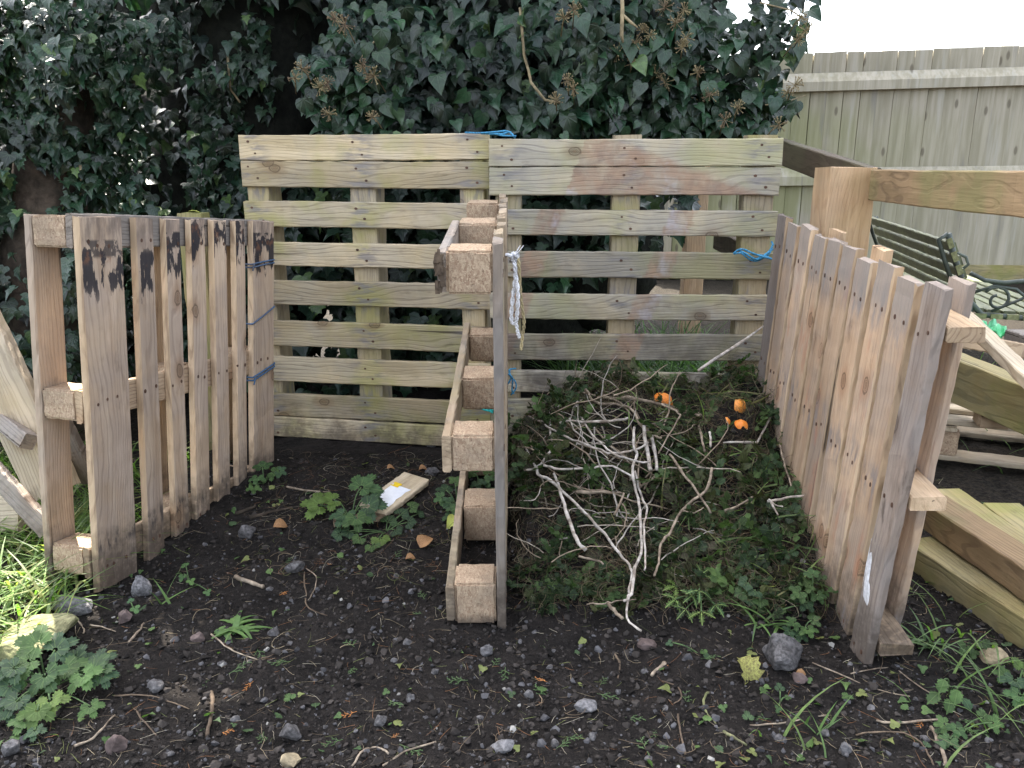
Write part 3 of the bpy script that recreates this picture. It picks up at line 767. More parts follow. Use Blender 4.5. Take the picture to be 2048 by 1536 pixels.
# garden bench
def bench():
    Y0 = 4.15
    top, bot = at(1893, 475, Y0), at(1938, 608, Y0)
    root = thing("garden_bench", (bot.x + .2, Y0 + .8, 0), "dark green slatted garden bench with scrolled iron arms by the fence", "bench")
    ax = Vector((-.17, 1, 0)).normalized(); ax = (at(1752, 440, 5.75) - top); Lb = ax.length; ax.normalize()
    back = (top - bot)
    bn = ax.cross(back).normalized()
    for i in range(5):
        c = bot + back * ((i + .7) / 5.1) + ax * Lb / 2
        M = Matrix((ax, back.normalized(), ax.cross(back.normalized()))).transposed().to_4x4(); M.translation = c
        board("back_slat", root, M, Lb - .03, back.length / 5.1 * .74, .02, BENCH_SLAT, seed=i, warp=.001)
    sd = Vector((ax.y, -ax.x, 0)).normalized()
    for i in range(6):
        c = bot + sd * (.05 + i * .075) + ax * Lb / 2 + Vector((0, 0, -.03 - .012 * math.sin(i * .6)))
        M = Matrix((ax, sd, ax.cross(sd))).transposed().to_4x4(); M.translation = c
        board("seat_slat", root, M, Lb - .03, .058, .02, BENCH_SLAT, seed=10 + i, warp=.001)
    for k, e in ((0, -.02), (1, Lb + .02)):
        o = ax * e
        mb = MB()
        prof = [top + Vector((0, 0, .02)), top + back * -.25, top + back * -.6, bot + back * .05, bot + sd * .06 + Vector((0, 0, -.05)), bot + sd * .25 + Vector((0, 0, -.06)), bot + sd * .46 + Vector((0, 0, -.035)), bot + sd * .52 + Vector((0, 0, -.06))]
        mb.tube([p + o for p in prof], .016, 6)
        mb.tube([p + o for p in [top + Vector((0, 0, .02)), top - sd * .045 - back * .03, top - sd * .05 - back * .3, bot - sd * .05]], .012, 6)
        g = Vector((0, 0, -1)) * (bot.z - .0)
        mb.tube([p + o for p in [bot, bot - sd * .03 + g * .5, bot - sd * .10 + g]], [.02, .017, .02], 6)
        mb.tube([p + o for p in [bot + sd * .46 + Vector((0, 0, -.04)), bot + sd * .44 + g * .5, bot + sd * .5 + g]], [.018, .016, .02], 6)
        mb.build("end_frame", BENCH_IRON, root)
        if k == 0:
            bk = back.normalized()
            for q in range(5):
                mb = MB(); mb.box(bot + back * ((q + .7) / 5.1) + o - ax * .012, (.016, back.length / 5.1 * .70, .026), (ax, bk, ax.cross(bk))); mb.build("slat_end", BENCH_END, root)
            for q in range(6):
                mb = MB(); mb.box(bot + sd * (.05 + q * .075) + o - ax * .012 + Vector((0, 0, -.055)), (.016, .055, .026), (ax, sd, ax.cross(sd))); mb.build("slat_end", BENCH_END, root)
        mb = MB()
        def P(a, z): return bot + sd * a + Vector((0, 0, z)) + o
        arm = [P(-.02, .16), P(.05, .125), P(.14, .115), P(.26, .13), P(.38, .125), P(.46, .09), P(.48, .04), P(.44, .0)]
        mb.tube(arm, .012, 6)
        def spiral(cx, cz, r, t0, t1, nn=14):
            return [P(cx + r * (1 - .7 * k / nn) * math.cos(t0 + (t1 - t0) * k / nn), cz + r * (1 - .7 * k / nn) * math.sin(t0 + (t1 - t0) * k / nn)) for k in range(nn + 1)]
        mb.tube(spiral(.12, .03, .07, 2.6, -4.5), .008, 5)
        mb.tube(spiral(.40, .05, .06, 1.0, 8.0), .008, 5)
        mb.tube([P(.0, .06), P(.1, .10), P(.2, .085), P(.28, .02), P(.33, -.03)], .008, 5)
        mb.tube([P(.1, -.03), P(.2, .02), P(.3, .075), P(.38, .11)], .008, 5)
        mb.build("armrest", BENCH_IRON, root)
bench()

# crumpled green plastic under the bench
def crumple(name, c, size, mat, label, cat, seed, thin=.15, amp=.35):
    bm = bmesh.new(); bmesh.ops.create_grid(bm, x_segments=16, y_segments=16, size=.5)
    rs = np.random.default_rng(seed)
    for v in bm.verts:
        x, y = v.co.x, v.co.y
        r = 1 + .35 * float(fbm(x * 3 + seed, y * 3, seed, 2))
        v.co = Vector((x * size[0] * r, y * size[1] * r, size[2] * (.5 + float(fbm(x * 5 + seed, y * 5, seed + 3, 3)) * 2 * amp * 3)))
    bmesh.ops.solidify(bm, geom=bm.faces[:], thickness=.002)
    me = bpy.data.meshes.new(name); bm.to_mesh(me); bm.free(); me.materials.append(mat)
    for p in me.polygons: p.use_smooth = False
    o = bpy.data.objects.new(name, me); COL.objects.link(o)
    return tag(place(o, None, Matrix.Translation(Vector(c))), label, cat)
g = at(1978, 645, 4.0)
crumple("plastic_sheet", (g.x, 4.0, max(g.z - .07, .05)), (.19, .22, .07), BAG, "crumpled bright green plastic on the ground under the bench", "plastic", 4)

# flat pallet on the ground at the right
def flat_pallet():
    A = at(1850, 880, 3.12); A.z = 0
    u = Vector((.93, -.36, 0)).normalized(); n = Vector((.36, .93, 0)).normalized()
    F = Frame(A, u, n, (0, 0, 1))
    root = thing("wooden_pallet", A + u * .5 + n * .4, "weathered pallet lying flat on the soil under a green sleeper", "pallet")
    for j, b in enumerate((0, .36, .72)):
        for k, a in enumerate((0, .45, .9)):
            block("block", root, F, (a, a + .12), (b + .002, b + .10), (.045, .15), seed=j * 3 + k)
        board("bottom_board", root, F.M((.5, b + .05, .033), 'un'), 1.04, .10, .022, W_SUN, seed=60 + j)
    for a in (.06, .51, .96):
        board("stringer", root, F.M((a, .41, .161), 'nu'), .84, .10, .02, W_SUN, seed=int(70 + a * 10))
    for j, b in enumerate((.0, .17, .33, .55, .72)):
        board("deck_board", root, F.M((.5, b + .045, .182), 'un'), 1.06, .095, .02, W_SUN if j < 2 else W_SUN, seed=80 + j)
flat_pallet()
wb = at(2035, 858, 3.05)
beam("white_board", (wb.x - .06, 3.08, .215), (wb.x + .35, 2.92, .215), .12, .03, WHITEB, "short white board lying on the flat pallet at the picture's right edge", "board", seed=3)
q0, q1 = at(1876, 738, 3.25), at(2060, 815, 2.86)
dq = (q1 - q0).normalized()
beam("sleeper", q0 - dq * .35, q1 + dq * .6, .10, .17, W_MOSS, "green mossy sleeper raised on a block above the flat pallet", "sleeper", seed=21)
kb = at(1985, 835, 3.0)
F_ = Frame((kb.x - .05, 3.0, .192), (1, -.3, 0), (.3, 1, 0), (0, 0, 1))
o = block("wood_block", None, F_, (0, .11), (0, .10), (0, .10), W_PALE, 5); tag(o, "pale wood block propping up the green mossy sleeper", "block")
q0, q1 = at(1915, 625, 2.35), at(2055, 757, 2.05)
dq = (q1 - q0).normalized()
tr = thing("broken_trestle", (q0.x + .1, 2.3, 0), "broken wooden trestle of a sloping grey plank and legs behind the right pallet", "trestle")
beam("top_plank", q0 - dq * .12, q1 + dq * .35, .05, .028, W_SUN, parent=tr, seed=30)
x0, x1 = at(1860, 668, 2.5), at(1975, 690, 2.6)
beam("cross_plank", x0, x1 + (x1 - x0) * .8, .03, .05, W_PALE, parent=tr, seed=31)
l0 = at(1996, 705, 2.2)
l0 = at(2150, 770, 2.04)
beam("leg", (l0.x, 2.06, l0.z), (l0.x + .10, 2.1, 0), .05, .03, W_GREY, parent=tr, seed=32, up=(1, 0, 0))
l1 = at(2040, 665, 2.75)
F_ = Frame((l1.x - .06, 2.75, 0), (1, -.2, 0), (.2, 1, 0), (0, 0, 1))
beam("end_block", (l1.x + .06, 2.72, l1.z - .06), (l1.x + .06, 2.84, l1.z - .06), .11, .11, W_GREY, parent=tr, seed=34)

# stacked mossy sleepers, lower right
def sl(p0, p1, w, h, label, seed, mat=W_MOSS):
    p0, p1 = Vector(p0), Vector(p1); dv = (p1 - p0).normalized()
    return beam("sleeper", p0, p1 + dv * .9, w, h, mat, label, "sleeper", "mossy sleepers stacked low on the right", seed=seed, warp=.001)
s0, s1 = at(1800, 1100, 2.26), at(2048, 1278, 1.80)
nx_ = Vector((1, .06, 0))
s0.z = s1.z = .03
sl(s0 + nx_ * .06, s1 + nx_ * .06, .12, .11, "yellow mossy sleeper at the bottom of the low stack, resting on the soil", 41)
t0, t1 = at(1840, 1000, 2.36), at(2048, 1166, 1.88)
t0.z = t1.z = .135
sl(t0 + nx_ * .035, t1 + nx_ * .055, .10, .085, "brown green sleeper lying on top of the yellow one, moss on its upper face", 42, W_RAIL)
t0, t1 = at(1895, 985, 2.50), at(2048, 1105, 2.1)
t0.z = t1.z = .12
sl(t0, t1, .085, .05, "pale lichen-spotted mossy plank lying beside the stacked sleepers", 43)
t0, t1 = at(1980, 1030, 2.44), at(2048, 1075, 2.25)
t0.z = t1.z = .10
sl(t0 + Vector((.03, 0, 0)), t1 + Vector((.03, 0, 0)), .12, .04, "short dark green plank end at the right edge beside the lichen-spotted plank", 44)

# discarded timbers at the left edge
def ltim(pa, ya, pb, yb, w, h, label, seed, mat=W_SUN, up=(0, -1, .3)):
    a, b = at(*pa, ya), at(*pb, yb)
    return beam("plank", a, b, w, h, mat, label, "plank", "discarded planks leaning at the left edge", up=up, seed=seed)
ltim((-90, 560), 2.6, (110, 985), 2.5, .15, .06, "broad sunlit plank sloping down behind the left pallet's outer corner", 51)
ltim((-60, 790), 2.62, (60, 885), 2.45, .05, .05, "grey plank beneath the broad sunlit one at the left edge", 52, W_GREY)
ltim((-70, 880), 2.3, (100, 1062), 2.25, .05, .04, "lowest grey timber sloping to the grass at the left edge", 53, W_GREY)
ltim((-80, 1025), 2.45, (48, 1022), 2.42, .12, .05, "short bright board end lying in the grass at the left edge", 54)
ltim((100, 800), 2.5, (180, 960), 2.62, .05, .04, "grey plank end showing between the left pallet's outer board and first slat", 55, W_GREY)
gp = at(377, 430, 3.2)
beam("post", (gp.x, 3.25, -.1), (gp.x, 3.25, zpx(430, 3.2) + .005), .095, .095, W_MOSS, "short green square post standing behind the left pallet", "post", up=(0, 1, 0), seed=58, warp=0)

# ------------------------------------------------------------------ leaf shapes (templates)
def leaf_tpl(half, fold=.25, droop=.35, cen=.38):
    """half outline (u >= 0) from base to tip; mirrored, fan around a point on the midrib"""
    h = list(half)
    out = h + [(-u, v) for u, v in reversed(h[1:-1])]
    P = [(0, cen)] + out
    def z(u, v): return fold * abs(u) - droop * (v - .3) ** 2 - .15 * u * u
    V = np.array([(u, v, z(u, v)) for u, v in P]); n = len(out)
    F = np.array([(0, 1 + i, 1 + (i + 1) % n) for i in range(n)])
    return V, F[:, ::-1].copy(), np.array(P)
IVY5 = leaf_tpl([(0, 0), (.16, -.15), (.36, -.13), (.52, .05), (.36, .20), (.37, .32), (.47, .47), (.30, .50), (.17, .66), (.07, .90), (0, 1.02)], .22, .45)
IVY3 = leaf_tpl([(0, 0), (.2, -.14), (.42, -.04), (.50, .16), (.40, .34), (.26, .48), (.13, .78), (0, 1.05)], .25, .5)
IVYH = leaf_tpl([(0, 0), (.14, -.12), (.32, -.10), (.45, .08), (.46, .28), (.34, .55), (.16, .82), (.05, .96), (0, 1.03)], .32, .5)
def lobed():
    pts = []
    for a in range(0, 181, 9):
        th = R(a)
        base = .21 + .36 * abs(math.cos(th * 1.5)) ** .75
        tooth = .06 * (1 if (a // 9) % 2 == 0 else -1)
        r = base + tooth
        if a == 180: r = .06
        if a == 171: r = .30
        pts.append((r * math.sin(th), .42 + r * math.cos(th)))
    return leaf_tpl(pts[::-1], .18, .3, .42)
LOBED = lobed()
def toothed():
    pts = [(0, 0)]
    for i in range(1, 12):
        v = i / 12; w = .36 * math.sin(math.pi * min(1, v * 1.08 + .02)) ** .7
        w += .05 * (1 if i % 2 else -1)
        if i in (5, 6): w *= .8
        pts.append((max(w, .02), v))
    pts.append((0, 1.0))
    return leaf_tpl(pts, .2, .35, .45)
TOOTH = toothed()
def fan():
    pts = [(0, 0), (.10, .22), (.34, .26), (.30, .38), (.46, .44), (.40, .56), (.50, .66), (.36, .68), (.34, .80), (.20, .74), (.16, .95), (.07, .86), (0, 1.0)]
    return leaf_tpl(pts, .15, .3, .5)
FAN = fan()
THIST = leaf_tpl([(0, 0), (.05, .15), (.16, .2), (.07, .27), (.22, .38), (.09, .42), (.24, .56), (.10, .60), (.20, .76), (.08, .80), (.05, .95), (0, 1.0)], .2, .5, .5)
def blade_tpl(seg=5, bend=.45, w=.035):
    V = []; F = []; U = []
    for i in range(seg + 1):
        t = i / seg; ww = w * (1 - t ** 1.6) + .001
        y = t - .25 * bend * t * t; z = -bend * t * t
        V += [(-ww, y, z + ww * .5), (ww, y, z + ww * .5)]; U += [(0, t), (0, t)]
    for i in range(seg):
        b = i * 2; F += [(b, b + 1, b + 3), (b, b + 3, b + 2)]
    return np.array(V), np.array(F), np.array(U)
def tube_tpl(pts, rads, n=4):
    mb = MB(); mb.tube(pts, rads, n, caps=False)
    F = []
    for f in mb.f: F += [(f[0], f[1], f[2]), (f[0], f[2], f[3])]
    V = np.array(mb.v); return V, np.array(F), np.zeros((len(V), 2))
def wiggle(seed, n=8, amp=.12, curl=.5):
    rs = random.Random(seed); a = rs.uniform(-.3, .3); p = Vector((0, 0, 0)); out = [p.copy()]; k = rs.uniform(-curl, curl); e = rs.uniform(-.1, .3)
    for i in range(n):
        a += k + rs.uniform(-amp, amp) * 3; e += rs.uniform(-.25, .2)
        p = p + Vector((math.sin(a), math.cos(a), .35 * math.sin(e))) / n; out.append(p.copy())
    return out
TWIGS = [tube_tpl(wiggle(s, 6, .08, .12), [.010] * 5 + [.007, .004]) for s in range(5)]
ROOTS = [tube_tpl(wiggle(20 + s, 9, .16, .45), [.009, .009, .008, .008, .007, .006, .006, .005, .004, .002], 3) for s in range(6)]
def sprig_tpl(seed):
    """flat feathery conifer sprig"""
    rs = random.Random(seed); V = []; F = []
    def stripe(a, b, w):
        a, b = Vector(a), Vector(b); d = (b - a).normalized(); s = Vector((-d.y, d.x, 0)) * w; i = len(V)
        V.extend([a - s, a + s, b + s * .4, b - s * .4]); V.append((a + b) / 2 + Vector((0, 0, w * 1.2)))
        F.extend([(i, i + 4, i + 1), (i + 1, i + 4, i + 2), (i + 2, i + 4, i + 3), (i + 3, i + 4, i)])
    def rec(p, a, L, lev):
        p = Vector(p); q = p + Vector((math.sin(a), math.cos(a), .12 * rs.uniform(-.4, 1))) * L
        stripe(p, q, .020 if lev else .016)
        if lev >= 2: return
        m = 6 if lev == 0 else 4
        for k in range(1, m):
            s = 1 if k % 2 else -1
            rec(p.lerp(q, k / m + rs.uniform(-.05, .05)), a + s * rs.uniform(.55, .85), L * (.50 - .055 * k) * (1 if lev == 0 else .8), lev + 1)
    rec((0, 0, 0), 0, 1.0, 0)
    V = np.array([tuple(v) for v in V]); return V, np.array(F), np.zeros((len(V), 2))
SPRIGS = [sprig_tpl(s) for s in range(3)]

def ico_tpl(seed, flat=.7):
    rs = random.Random(seed); bm = bmesh.new()
    for k in range(14):
        v = Vector((rs.gauss(0, 1), rs.gauss(0, 1), rs.gauss(0, 1))).normalized() * rs.uniform(.75, 1.0); v.z *= flat
        bm.verts.new(v)
    r = bmesh.ops.convex_hull(bm, input=bm.verts[:])
    bmesh.ops.delete(bm, geom=[e for e in r['geom_interior'] if isinstance(e, bmesh.types.BMVert)], context='VERTS')
    bm.verts.ensure_lookup_table(); bmesh.ops.triangulate(bm, faces=bm.faces[:]); bm.verts.index_update()
    V = np.array([tuple(v.co) for v in bm.verts]); F = np.array([[v.index for v in f.verts] for f in bm.faces]); bm.free()
    return V, F, np.zeros((len(V), 2))
CRUMBS = [ico_tpl(s) for s in range(6)]
def rotz(a):
    c, s = np.cos(a), np.sin(a); z = np.zeros_like(a); o = np.ones_like(a)
    return np.stack([np.stack([c, -s, z], 1), np.stack([s, c, z], 1), np.stack([z, z, o], 1)], 1)
def gnorm(x, y, e=.02):
    dx = (gh(x + e, y) - gh(x - e, y)) / (2 * e); dy = (gh(x, y + e) - gh(x, y - e)) / (2 * e)
    n = np.stack([-dx, -dy, np.ones_like(dx)], 1); return n / np.linalg.norm(n, axis=1, keepdims=True)
def lay(n_, x, y, s, tilt=.25):
    """rotation+scale matrices for things lying on the ground at x, y"""
    n = gnorm(x, y) + rvec(n_) * tilt
    a = rnd(n_, 0, 2 * math.pi)
    v = np.stack([np.cos(a), np.sin(a), np.zeros(n_)], 1)
    return frames(v, n) * s[:, None, None]

# ------------------------------------------------------------------ ivy
def ivy_cols(n, base=(.030, .062, .034), var=.35, light=.06):
    c = np.array(base)[None] * (1 + var * RNG.normal(0, 1, (n, 1))).clip(.4, 2.0)
    c = c * (1 + .10 * RNG.normal(0, 1, (n, 3)))
    k = RNG.random(n) < light
    c[k] = np.array((.085, .14, .045)) * RNG.uniform(.7, 1.3, (k.sum(), 1))
    return c.clip(.004, .6)
def pix(px, py, Y):
    v = (768 - py) / FPX; dy = CP + v * SP; t = Y / dy
    return np.stack([t * (px - 1024) / FPX, Y, CAMZ + t * (-SP + v * CP)], 1)
def ivy_add(big, tpl, P, size, face=(0, -1, .45), spread=.5, roll=.55, col=None):
    n = len(P)
    nrm = np.array(face)[None] + rvec(n) * spread
    ax = np.stack([rnd(n) * roll, rnd(n) * .35 - .25, -np.ones(n)], 1)
    Rm = frames(ax, nrm) * size[:, None, None]
    big.add(tpl, Rm, P, col if col is not None else ivy_cols(n))
def lump(name, parent, blobs, mat, seed=1):
    """solid dark core that blocks the sun: displaced ellipsoids in one mesh"""
    mb = MB()
    for i, (c, r) in enumerate(blobs):
        bm = bmesh.new(); bmesh.ops.create_icosphere(bm, subdivisions=4, radius=1)
        for v in bm.verts:
            d = v.co.copy(); k = 1 + .5 * float(fbm(d.x * 2.2 + i * 5 + d.z * 1.7, d.y * 2.2 + d.z * 2.1, seed + i, 4))
            v.co = Vector((c[0] + d.x * r[0] * k, c[1] + d.y * r[1] * k, c[2] + d.z * r[2] * k))
        bm.verts.index_update()
        mb.add([v.co for v in bm.verts], [[v.index for v in f.verts] for f in bm.faces], 0, True); bm.free()
    return mb.build(name, mat, parent)

# left: dense small leaved ivy over a low tree, lower towards the far left
IT = thing("ivy_tree", (-1.6, 3.9, 0), "dense curtain of small dark ivy leaves over the tree at the left", "ivy")
def left_depth(px, py):
    return 3.22 + .75 * ss(60, 560, px) + .45 * fbm(px / 110., py / 110., 51, 3) - .18 * ss(350, 640, py) * (1 - ss(100, 300, px))
bg1 = Big()
N = 9500
px, py = rnd(N, -330, 575), rnd(N, -70, 760)
edge = 545 + 45 * fbm(py / 60., py * 0 + 3, 4, 3) * 2
hole = fbm(px / 85., py / 95., 61, 3)
keep = (px < edge) & ((px > 320) | (py > -18)) & (hole > -.105) & ~((px < -60) & (py < -20)) & ~((px > -30) & (px < 125) & (py > 492) & (py < 660) & (RNG.random(N) < .93))
keep &= RNG.random(N) < np.where(px > 400, .75, 1)
px, py = px[keep], py[keep]
P = pix(px, py, left_depth(px, py) + rnd(len(px), -.04, .10))
P[:, 2] = np.maximum(P[:, 2], gh(P[:, 0], P[:, 1]) + .02)
h = len(P) // 2
c = ivy_cols(len(P), (.019, .040, .022), .45, .03)
ivy_add(bg1, IVY5, P[:h], rnd(h, .03, .068), col=c[:h], spread=.42)
ivy_add(bg1, IVY3, P[h:], rnd(len(P) - h, .03, .066), col=c[h:], spread=.42)
N = 2700                                              # deeper layer, shade of the hollows put into a darker leaf colour
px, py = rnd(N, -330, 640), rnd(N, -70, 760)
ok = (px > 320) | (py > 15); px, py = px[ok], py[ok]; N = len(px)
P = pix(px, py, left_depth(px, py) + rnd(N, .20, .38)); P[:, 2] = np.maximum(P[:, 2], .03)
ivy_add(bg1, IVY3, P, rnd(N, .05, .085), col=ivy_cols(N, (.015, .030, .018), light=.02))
# unseen top growth above the picture, shaped for sun and shade, tall only right of x = -1.8
N = 2600
x = rnd(N, -1.85, -.9); z = rnd(N, 1.9, 5.0); y = 3.75 + rnd(N, -.3, 1.2)
ivy_add(bg1, IVY3, np.stack([x, y, z], 1), rnd(N, .08, .14), spread=.8)
bg1.build("leaves", IVY, IT)
lump("inner_shade_mass", IT, [((-2.45, 4.15, .72), (.85, .42, .86)), ((-3.0, 5.4, 1.3), (1.4, .4, 1.35)), ((-1.32, 4.45, 2.2), (.48, .5, 2.3)), ((-1.55, 4.3, .7), (.55, .4, 1.0)), ((-2.6, 4.0, 4.75), (.8, .5, .6)), ((-1.2, 4.55, 4.3), (.75, .5, 1.0))], SHADE_CORE, 3)  # solid lumps, the unseen high ones added to block the sun
mb = MB()
tp = at(40, 560, 3.15)
mb.tube([(tp.x - .02, 3.35, -.1), (tp.x + .02, 3.33, .3), (tp.x, 3.36, .8), (tp.x + .06, 3.5, 1.4), (tp.x + .15, 3.8, 2.0)], [.24, .19, .17, .13, .1], 14)
mb.tube([(-1.35, 4.2, -.1), (-1.3, 4.15, 1), (-1.3, 4.2, 2.4)], [.13, .11, .1], 10)
mb.build("trunk", BARK, IT)
for pts in ([(160, 330), (163, 370), (158, 440), (156, 520)], [(40, 360), (58, 395), (55, 440), (48, 470)], [(455, 110), (458, 150), (462, 180), (480, 205)], [(130, 515), (143, 560), (147, 640), (152, 700)]):
    mb = MB(); W_ = [at(a, b, 3.3 if a < 200 else 3.85) for a, b in pts]
    mb.tube(W_, [.006, .005, .005, .004], 6); mb.build("stem", STEM_PALE if pts[0][0] != 130 else BARK, IT)

# tall tree added behind to fill the dark recess and shade the bays
TT = thing("tree", (-.2, 6.4, 0), "dark tree added behind both ivy masses to shade the bays", "tree")
lump("shade_crown", TT, [((-.75, 5.3, 2.2), (.62, .5, 2.4)), ((-.05, 6.4, 3.3), (1.05, .9, 2.6)), ((.1, 6.7, 5.4), (1.25, .9, 2.3)), ((-1.6, 6.4, 4.2), (.9, .7, 1.4)), ((.62, 7.2, 4.2), (1.02, .8, 2.5)), ((1.15, 7.2, 3.9), (.85, .7, 1.9))], SHADE_CORE, 17)
mb = MB(); mb.tube([(-.3, 6.4, -.1), (-.25, 6.4, 1.5), (-.1, 6.4, 3.5)], [.28, .22, .18], 12); mb.build("trunk", BARK, TT)
bt = Big(); N = 1500
px, py = rnd(N, 520, 700), rnd(N, -40, 330)
ivy_add(bt, IVY3, pix(px, py, rnd(N, 4.5, 4.9)), rnd(N, .05, .09), col=ivy_cols(N, (.022, .04, .024), light=0))
N = 2200
th = rnd(N, 0, 6.28); rr = RNG.uniform(.75, 1.08, N)
ivy_add(bt, IVY3, np.stack([rr * 1.3 * np.cos(th), 6.5 + rr * 1.0 * np.sin(th), rnd(N, 2.6, 6.4)], 1), rnd(N, .12, .2), face=(0, -.4, .9), spread=.8)
bt.build("foliage", IVY, TT)

# right: broad ivy bush with flower heads hanging over the back pallets
IB = thing("ivy_bush", (.3, 3.9, 0), "broad leaved ivy bush with round flower heads above the back pallets", "ivy")
bi = Big()
def redge(py): return np.interp(py, [-60, 0, 50, 100, 150, 200, 250, 275, 300], [1640, 1615, 1600, 1588, 1550, 1590, 1565, 1520, 1380])
def ledge(py): return np.interp(py, [-60, 0, 60, 120, 180, 240, 290], [665, 670, 665, 625, 612, 650, 660])
HEADS = [(690, 50), (668, 38), (748, 152), (726, 132), (590, 155), (604, 138), (640, 175), (655, 165), (745, 235), (658, 228), (1128, 35), (1148, 20), (1112, 200), (1146, 178), (1135, 160), (1330, 15), (1368, 20), (1270, 85), (1300, 70), (1352, 45), (1236, 105), (1262, 128), (1312, 148), (1330, 165), (1372, 75), (1395, 145), (1420, 190), (1365, 95), (1285, 60), (1600, 35), (1612, 62), (1597, 80), (1575, 185), (1590, 170), (1450, 240), (1475, 215), (1225, 220), (1558, 250)]
tips = [(px_, py_) for px_, py_ in HEADS] + [(800, 50), (830, 90), (700, 200), (760, 260), (700, 250), (960, 40), (1050, 230), (1080, 240), (1190, 120), (1210, 230), (1320, 230), (1400, 40), (1440, 60), (1530, 60), (1560, 110), (1490, 150), (1520, 230), (1350, 190), (1280, 190), (1060, 60), (1440, 190), (1500, 260), (1400, 255), (930, 180)]
for (tx, ty) in tips:
    k = random.randint(19, 28); sp = 46
    px = tx + RNG.normal(0, sp, k); py = ty + RNG.normal(6, sp * .75, k)
    ok = (px < redge(py) + 10) & (py < 292) & (px > ledge(py) - 20)
    px, py = px[ok], py[ok]
    if len(px) == 0: continue
    dep = 3.42 + .18 * ss(1000, 1500, np.full(len(px), tx)) + rnd(len(px), -.07, .09)
    ivy_add(bi, IVYH, pix(px, py, dep), RNG.uniform(.032, .082, len(px)), face=(0, -1, .6), spread=.55, roll=.9, col=ivy_cols(len(px), (.021, .046, .023), .35, .03))
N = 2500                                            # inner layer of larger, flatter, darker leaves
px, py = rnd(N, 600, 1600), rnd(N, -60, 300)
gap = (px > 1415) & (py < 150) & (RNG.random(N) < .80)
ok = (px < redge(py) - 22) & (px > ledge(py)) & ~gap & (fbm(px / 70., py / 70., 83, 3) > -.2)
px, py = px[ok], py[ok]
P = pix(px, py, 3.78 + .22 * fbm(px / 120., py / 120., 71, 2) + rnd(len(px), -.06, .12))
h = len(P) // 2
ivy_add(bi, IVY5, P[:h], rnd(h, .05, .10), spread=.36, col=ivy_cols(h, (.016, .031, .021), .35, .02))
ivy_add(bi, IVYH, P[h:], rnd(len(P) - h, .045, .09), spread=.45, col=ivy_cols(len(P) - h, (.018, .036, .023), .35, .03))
N = 1600                                            # lower part seen between the pallet slats
px, py = rnd(N, 440, 1400), rnd(N, 300, 800)
lim = np.interp(py, [300, 480, 540, 620, 800], [1400, 1375, 1180, 1050, 960])
ok = (px < lim) & (RNG.random(N) < .8)
px, py = px[ok], py[ok]
P = pix(px, py, rnd(len(px), 3.75, 4.1)); P[:, 2] = np.maximum(P[:, 2], .03)
ivy_add(bi, IVY5, P, rnd(len(P), .06, .11), spread=.5, col=ivy_cols(len(P), (.020, .042, .025), .5, .05))
N = 1500  # leaves above the picture, carried up to shade the bays
x = rnd(N, -.9, 1.2); z = rnd(N, 2.1, 4.4); y = 3.6 + rnd(N, -.2, 1.4)
ivy_add(bi, IVYH, np.stack([x, y, z], 1), rnd(N, .09, .14), spread=.8)
bi.build("leaves", IVY, IB)
lump("inner_shade_mass", IB, [((-.02, 4.4, 2.25), (.72, .42, 1.2)), ((.1, 4.55, 4.0), (1.1, .5, 1.75)), ((.42, 4.3, 1.75), (.42, .34, .75)), ((-.25, 4.5, .7), (.75, .4, .95)), ((.36, 4.35, .78), (.42, .3, .5))], SHADE_CORE, 29)  # solid lumps, the high one out of view raised to keep sun off
for i, (hx, hy) in enumerate(HEADS):
    dep = 3.29 + (.16 if hx > 1150 else 0) + random.uniform(-.04, .05)
    c = at(hx, hy, dep); rs = random.Random(i); mb = MB(); r = rs.uniform(.022, .038)
    back = Vector((rs.uniform(-.03, .03), .10, -.05))
    mb.tube([c + back, c + back * .4 + Vector((0, 0, .008)), c], [.0028, .0024, .0022], 5)
    for k in range(24):
        d = Vector((rs.gauss(0, 1), rs.gauss(-.35, 1), rs.gauss(.25, 1))).normalized()
        mb.tube([c, c + d * r], [.0014, .0012], 3, caps=False); mb.ball(c + d * r, .0034)
    mb.build("flower_head", HEADM, IB)
for pts, r in (([(1040, 15), (1044, 60), (1048, 110), (1057, 140), (1062, 165), (1090, 200), (1130, 208)], .006), ([(1243, -30), (1245, 20), (1243, 70), (1246, 85)], .008), ([(1244, 28), (1262, 45), (1275, 55)], .006), ([(760, 75), (735, 95), (720, 120)], .004), ([(1400, 145), (1370, 190), (1410, 205)], .003), ([(1520, 5), (1580, 20), (1625, 48)], .003), ([(1530, 210), (1570, 205), (1612, 190)], .003)):
    mb = MB(); dep = 3.40 if pts[0][0] < 1300 else 3.55
    mb.tube([at(a, b, dep) for a, b in pts], [r] * (len(pts) - 1) + [r * .5], 6); mb.build("stem", STEM_PALE, IB)

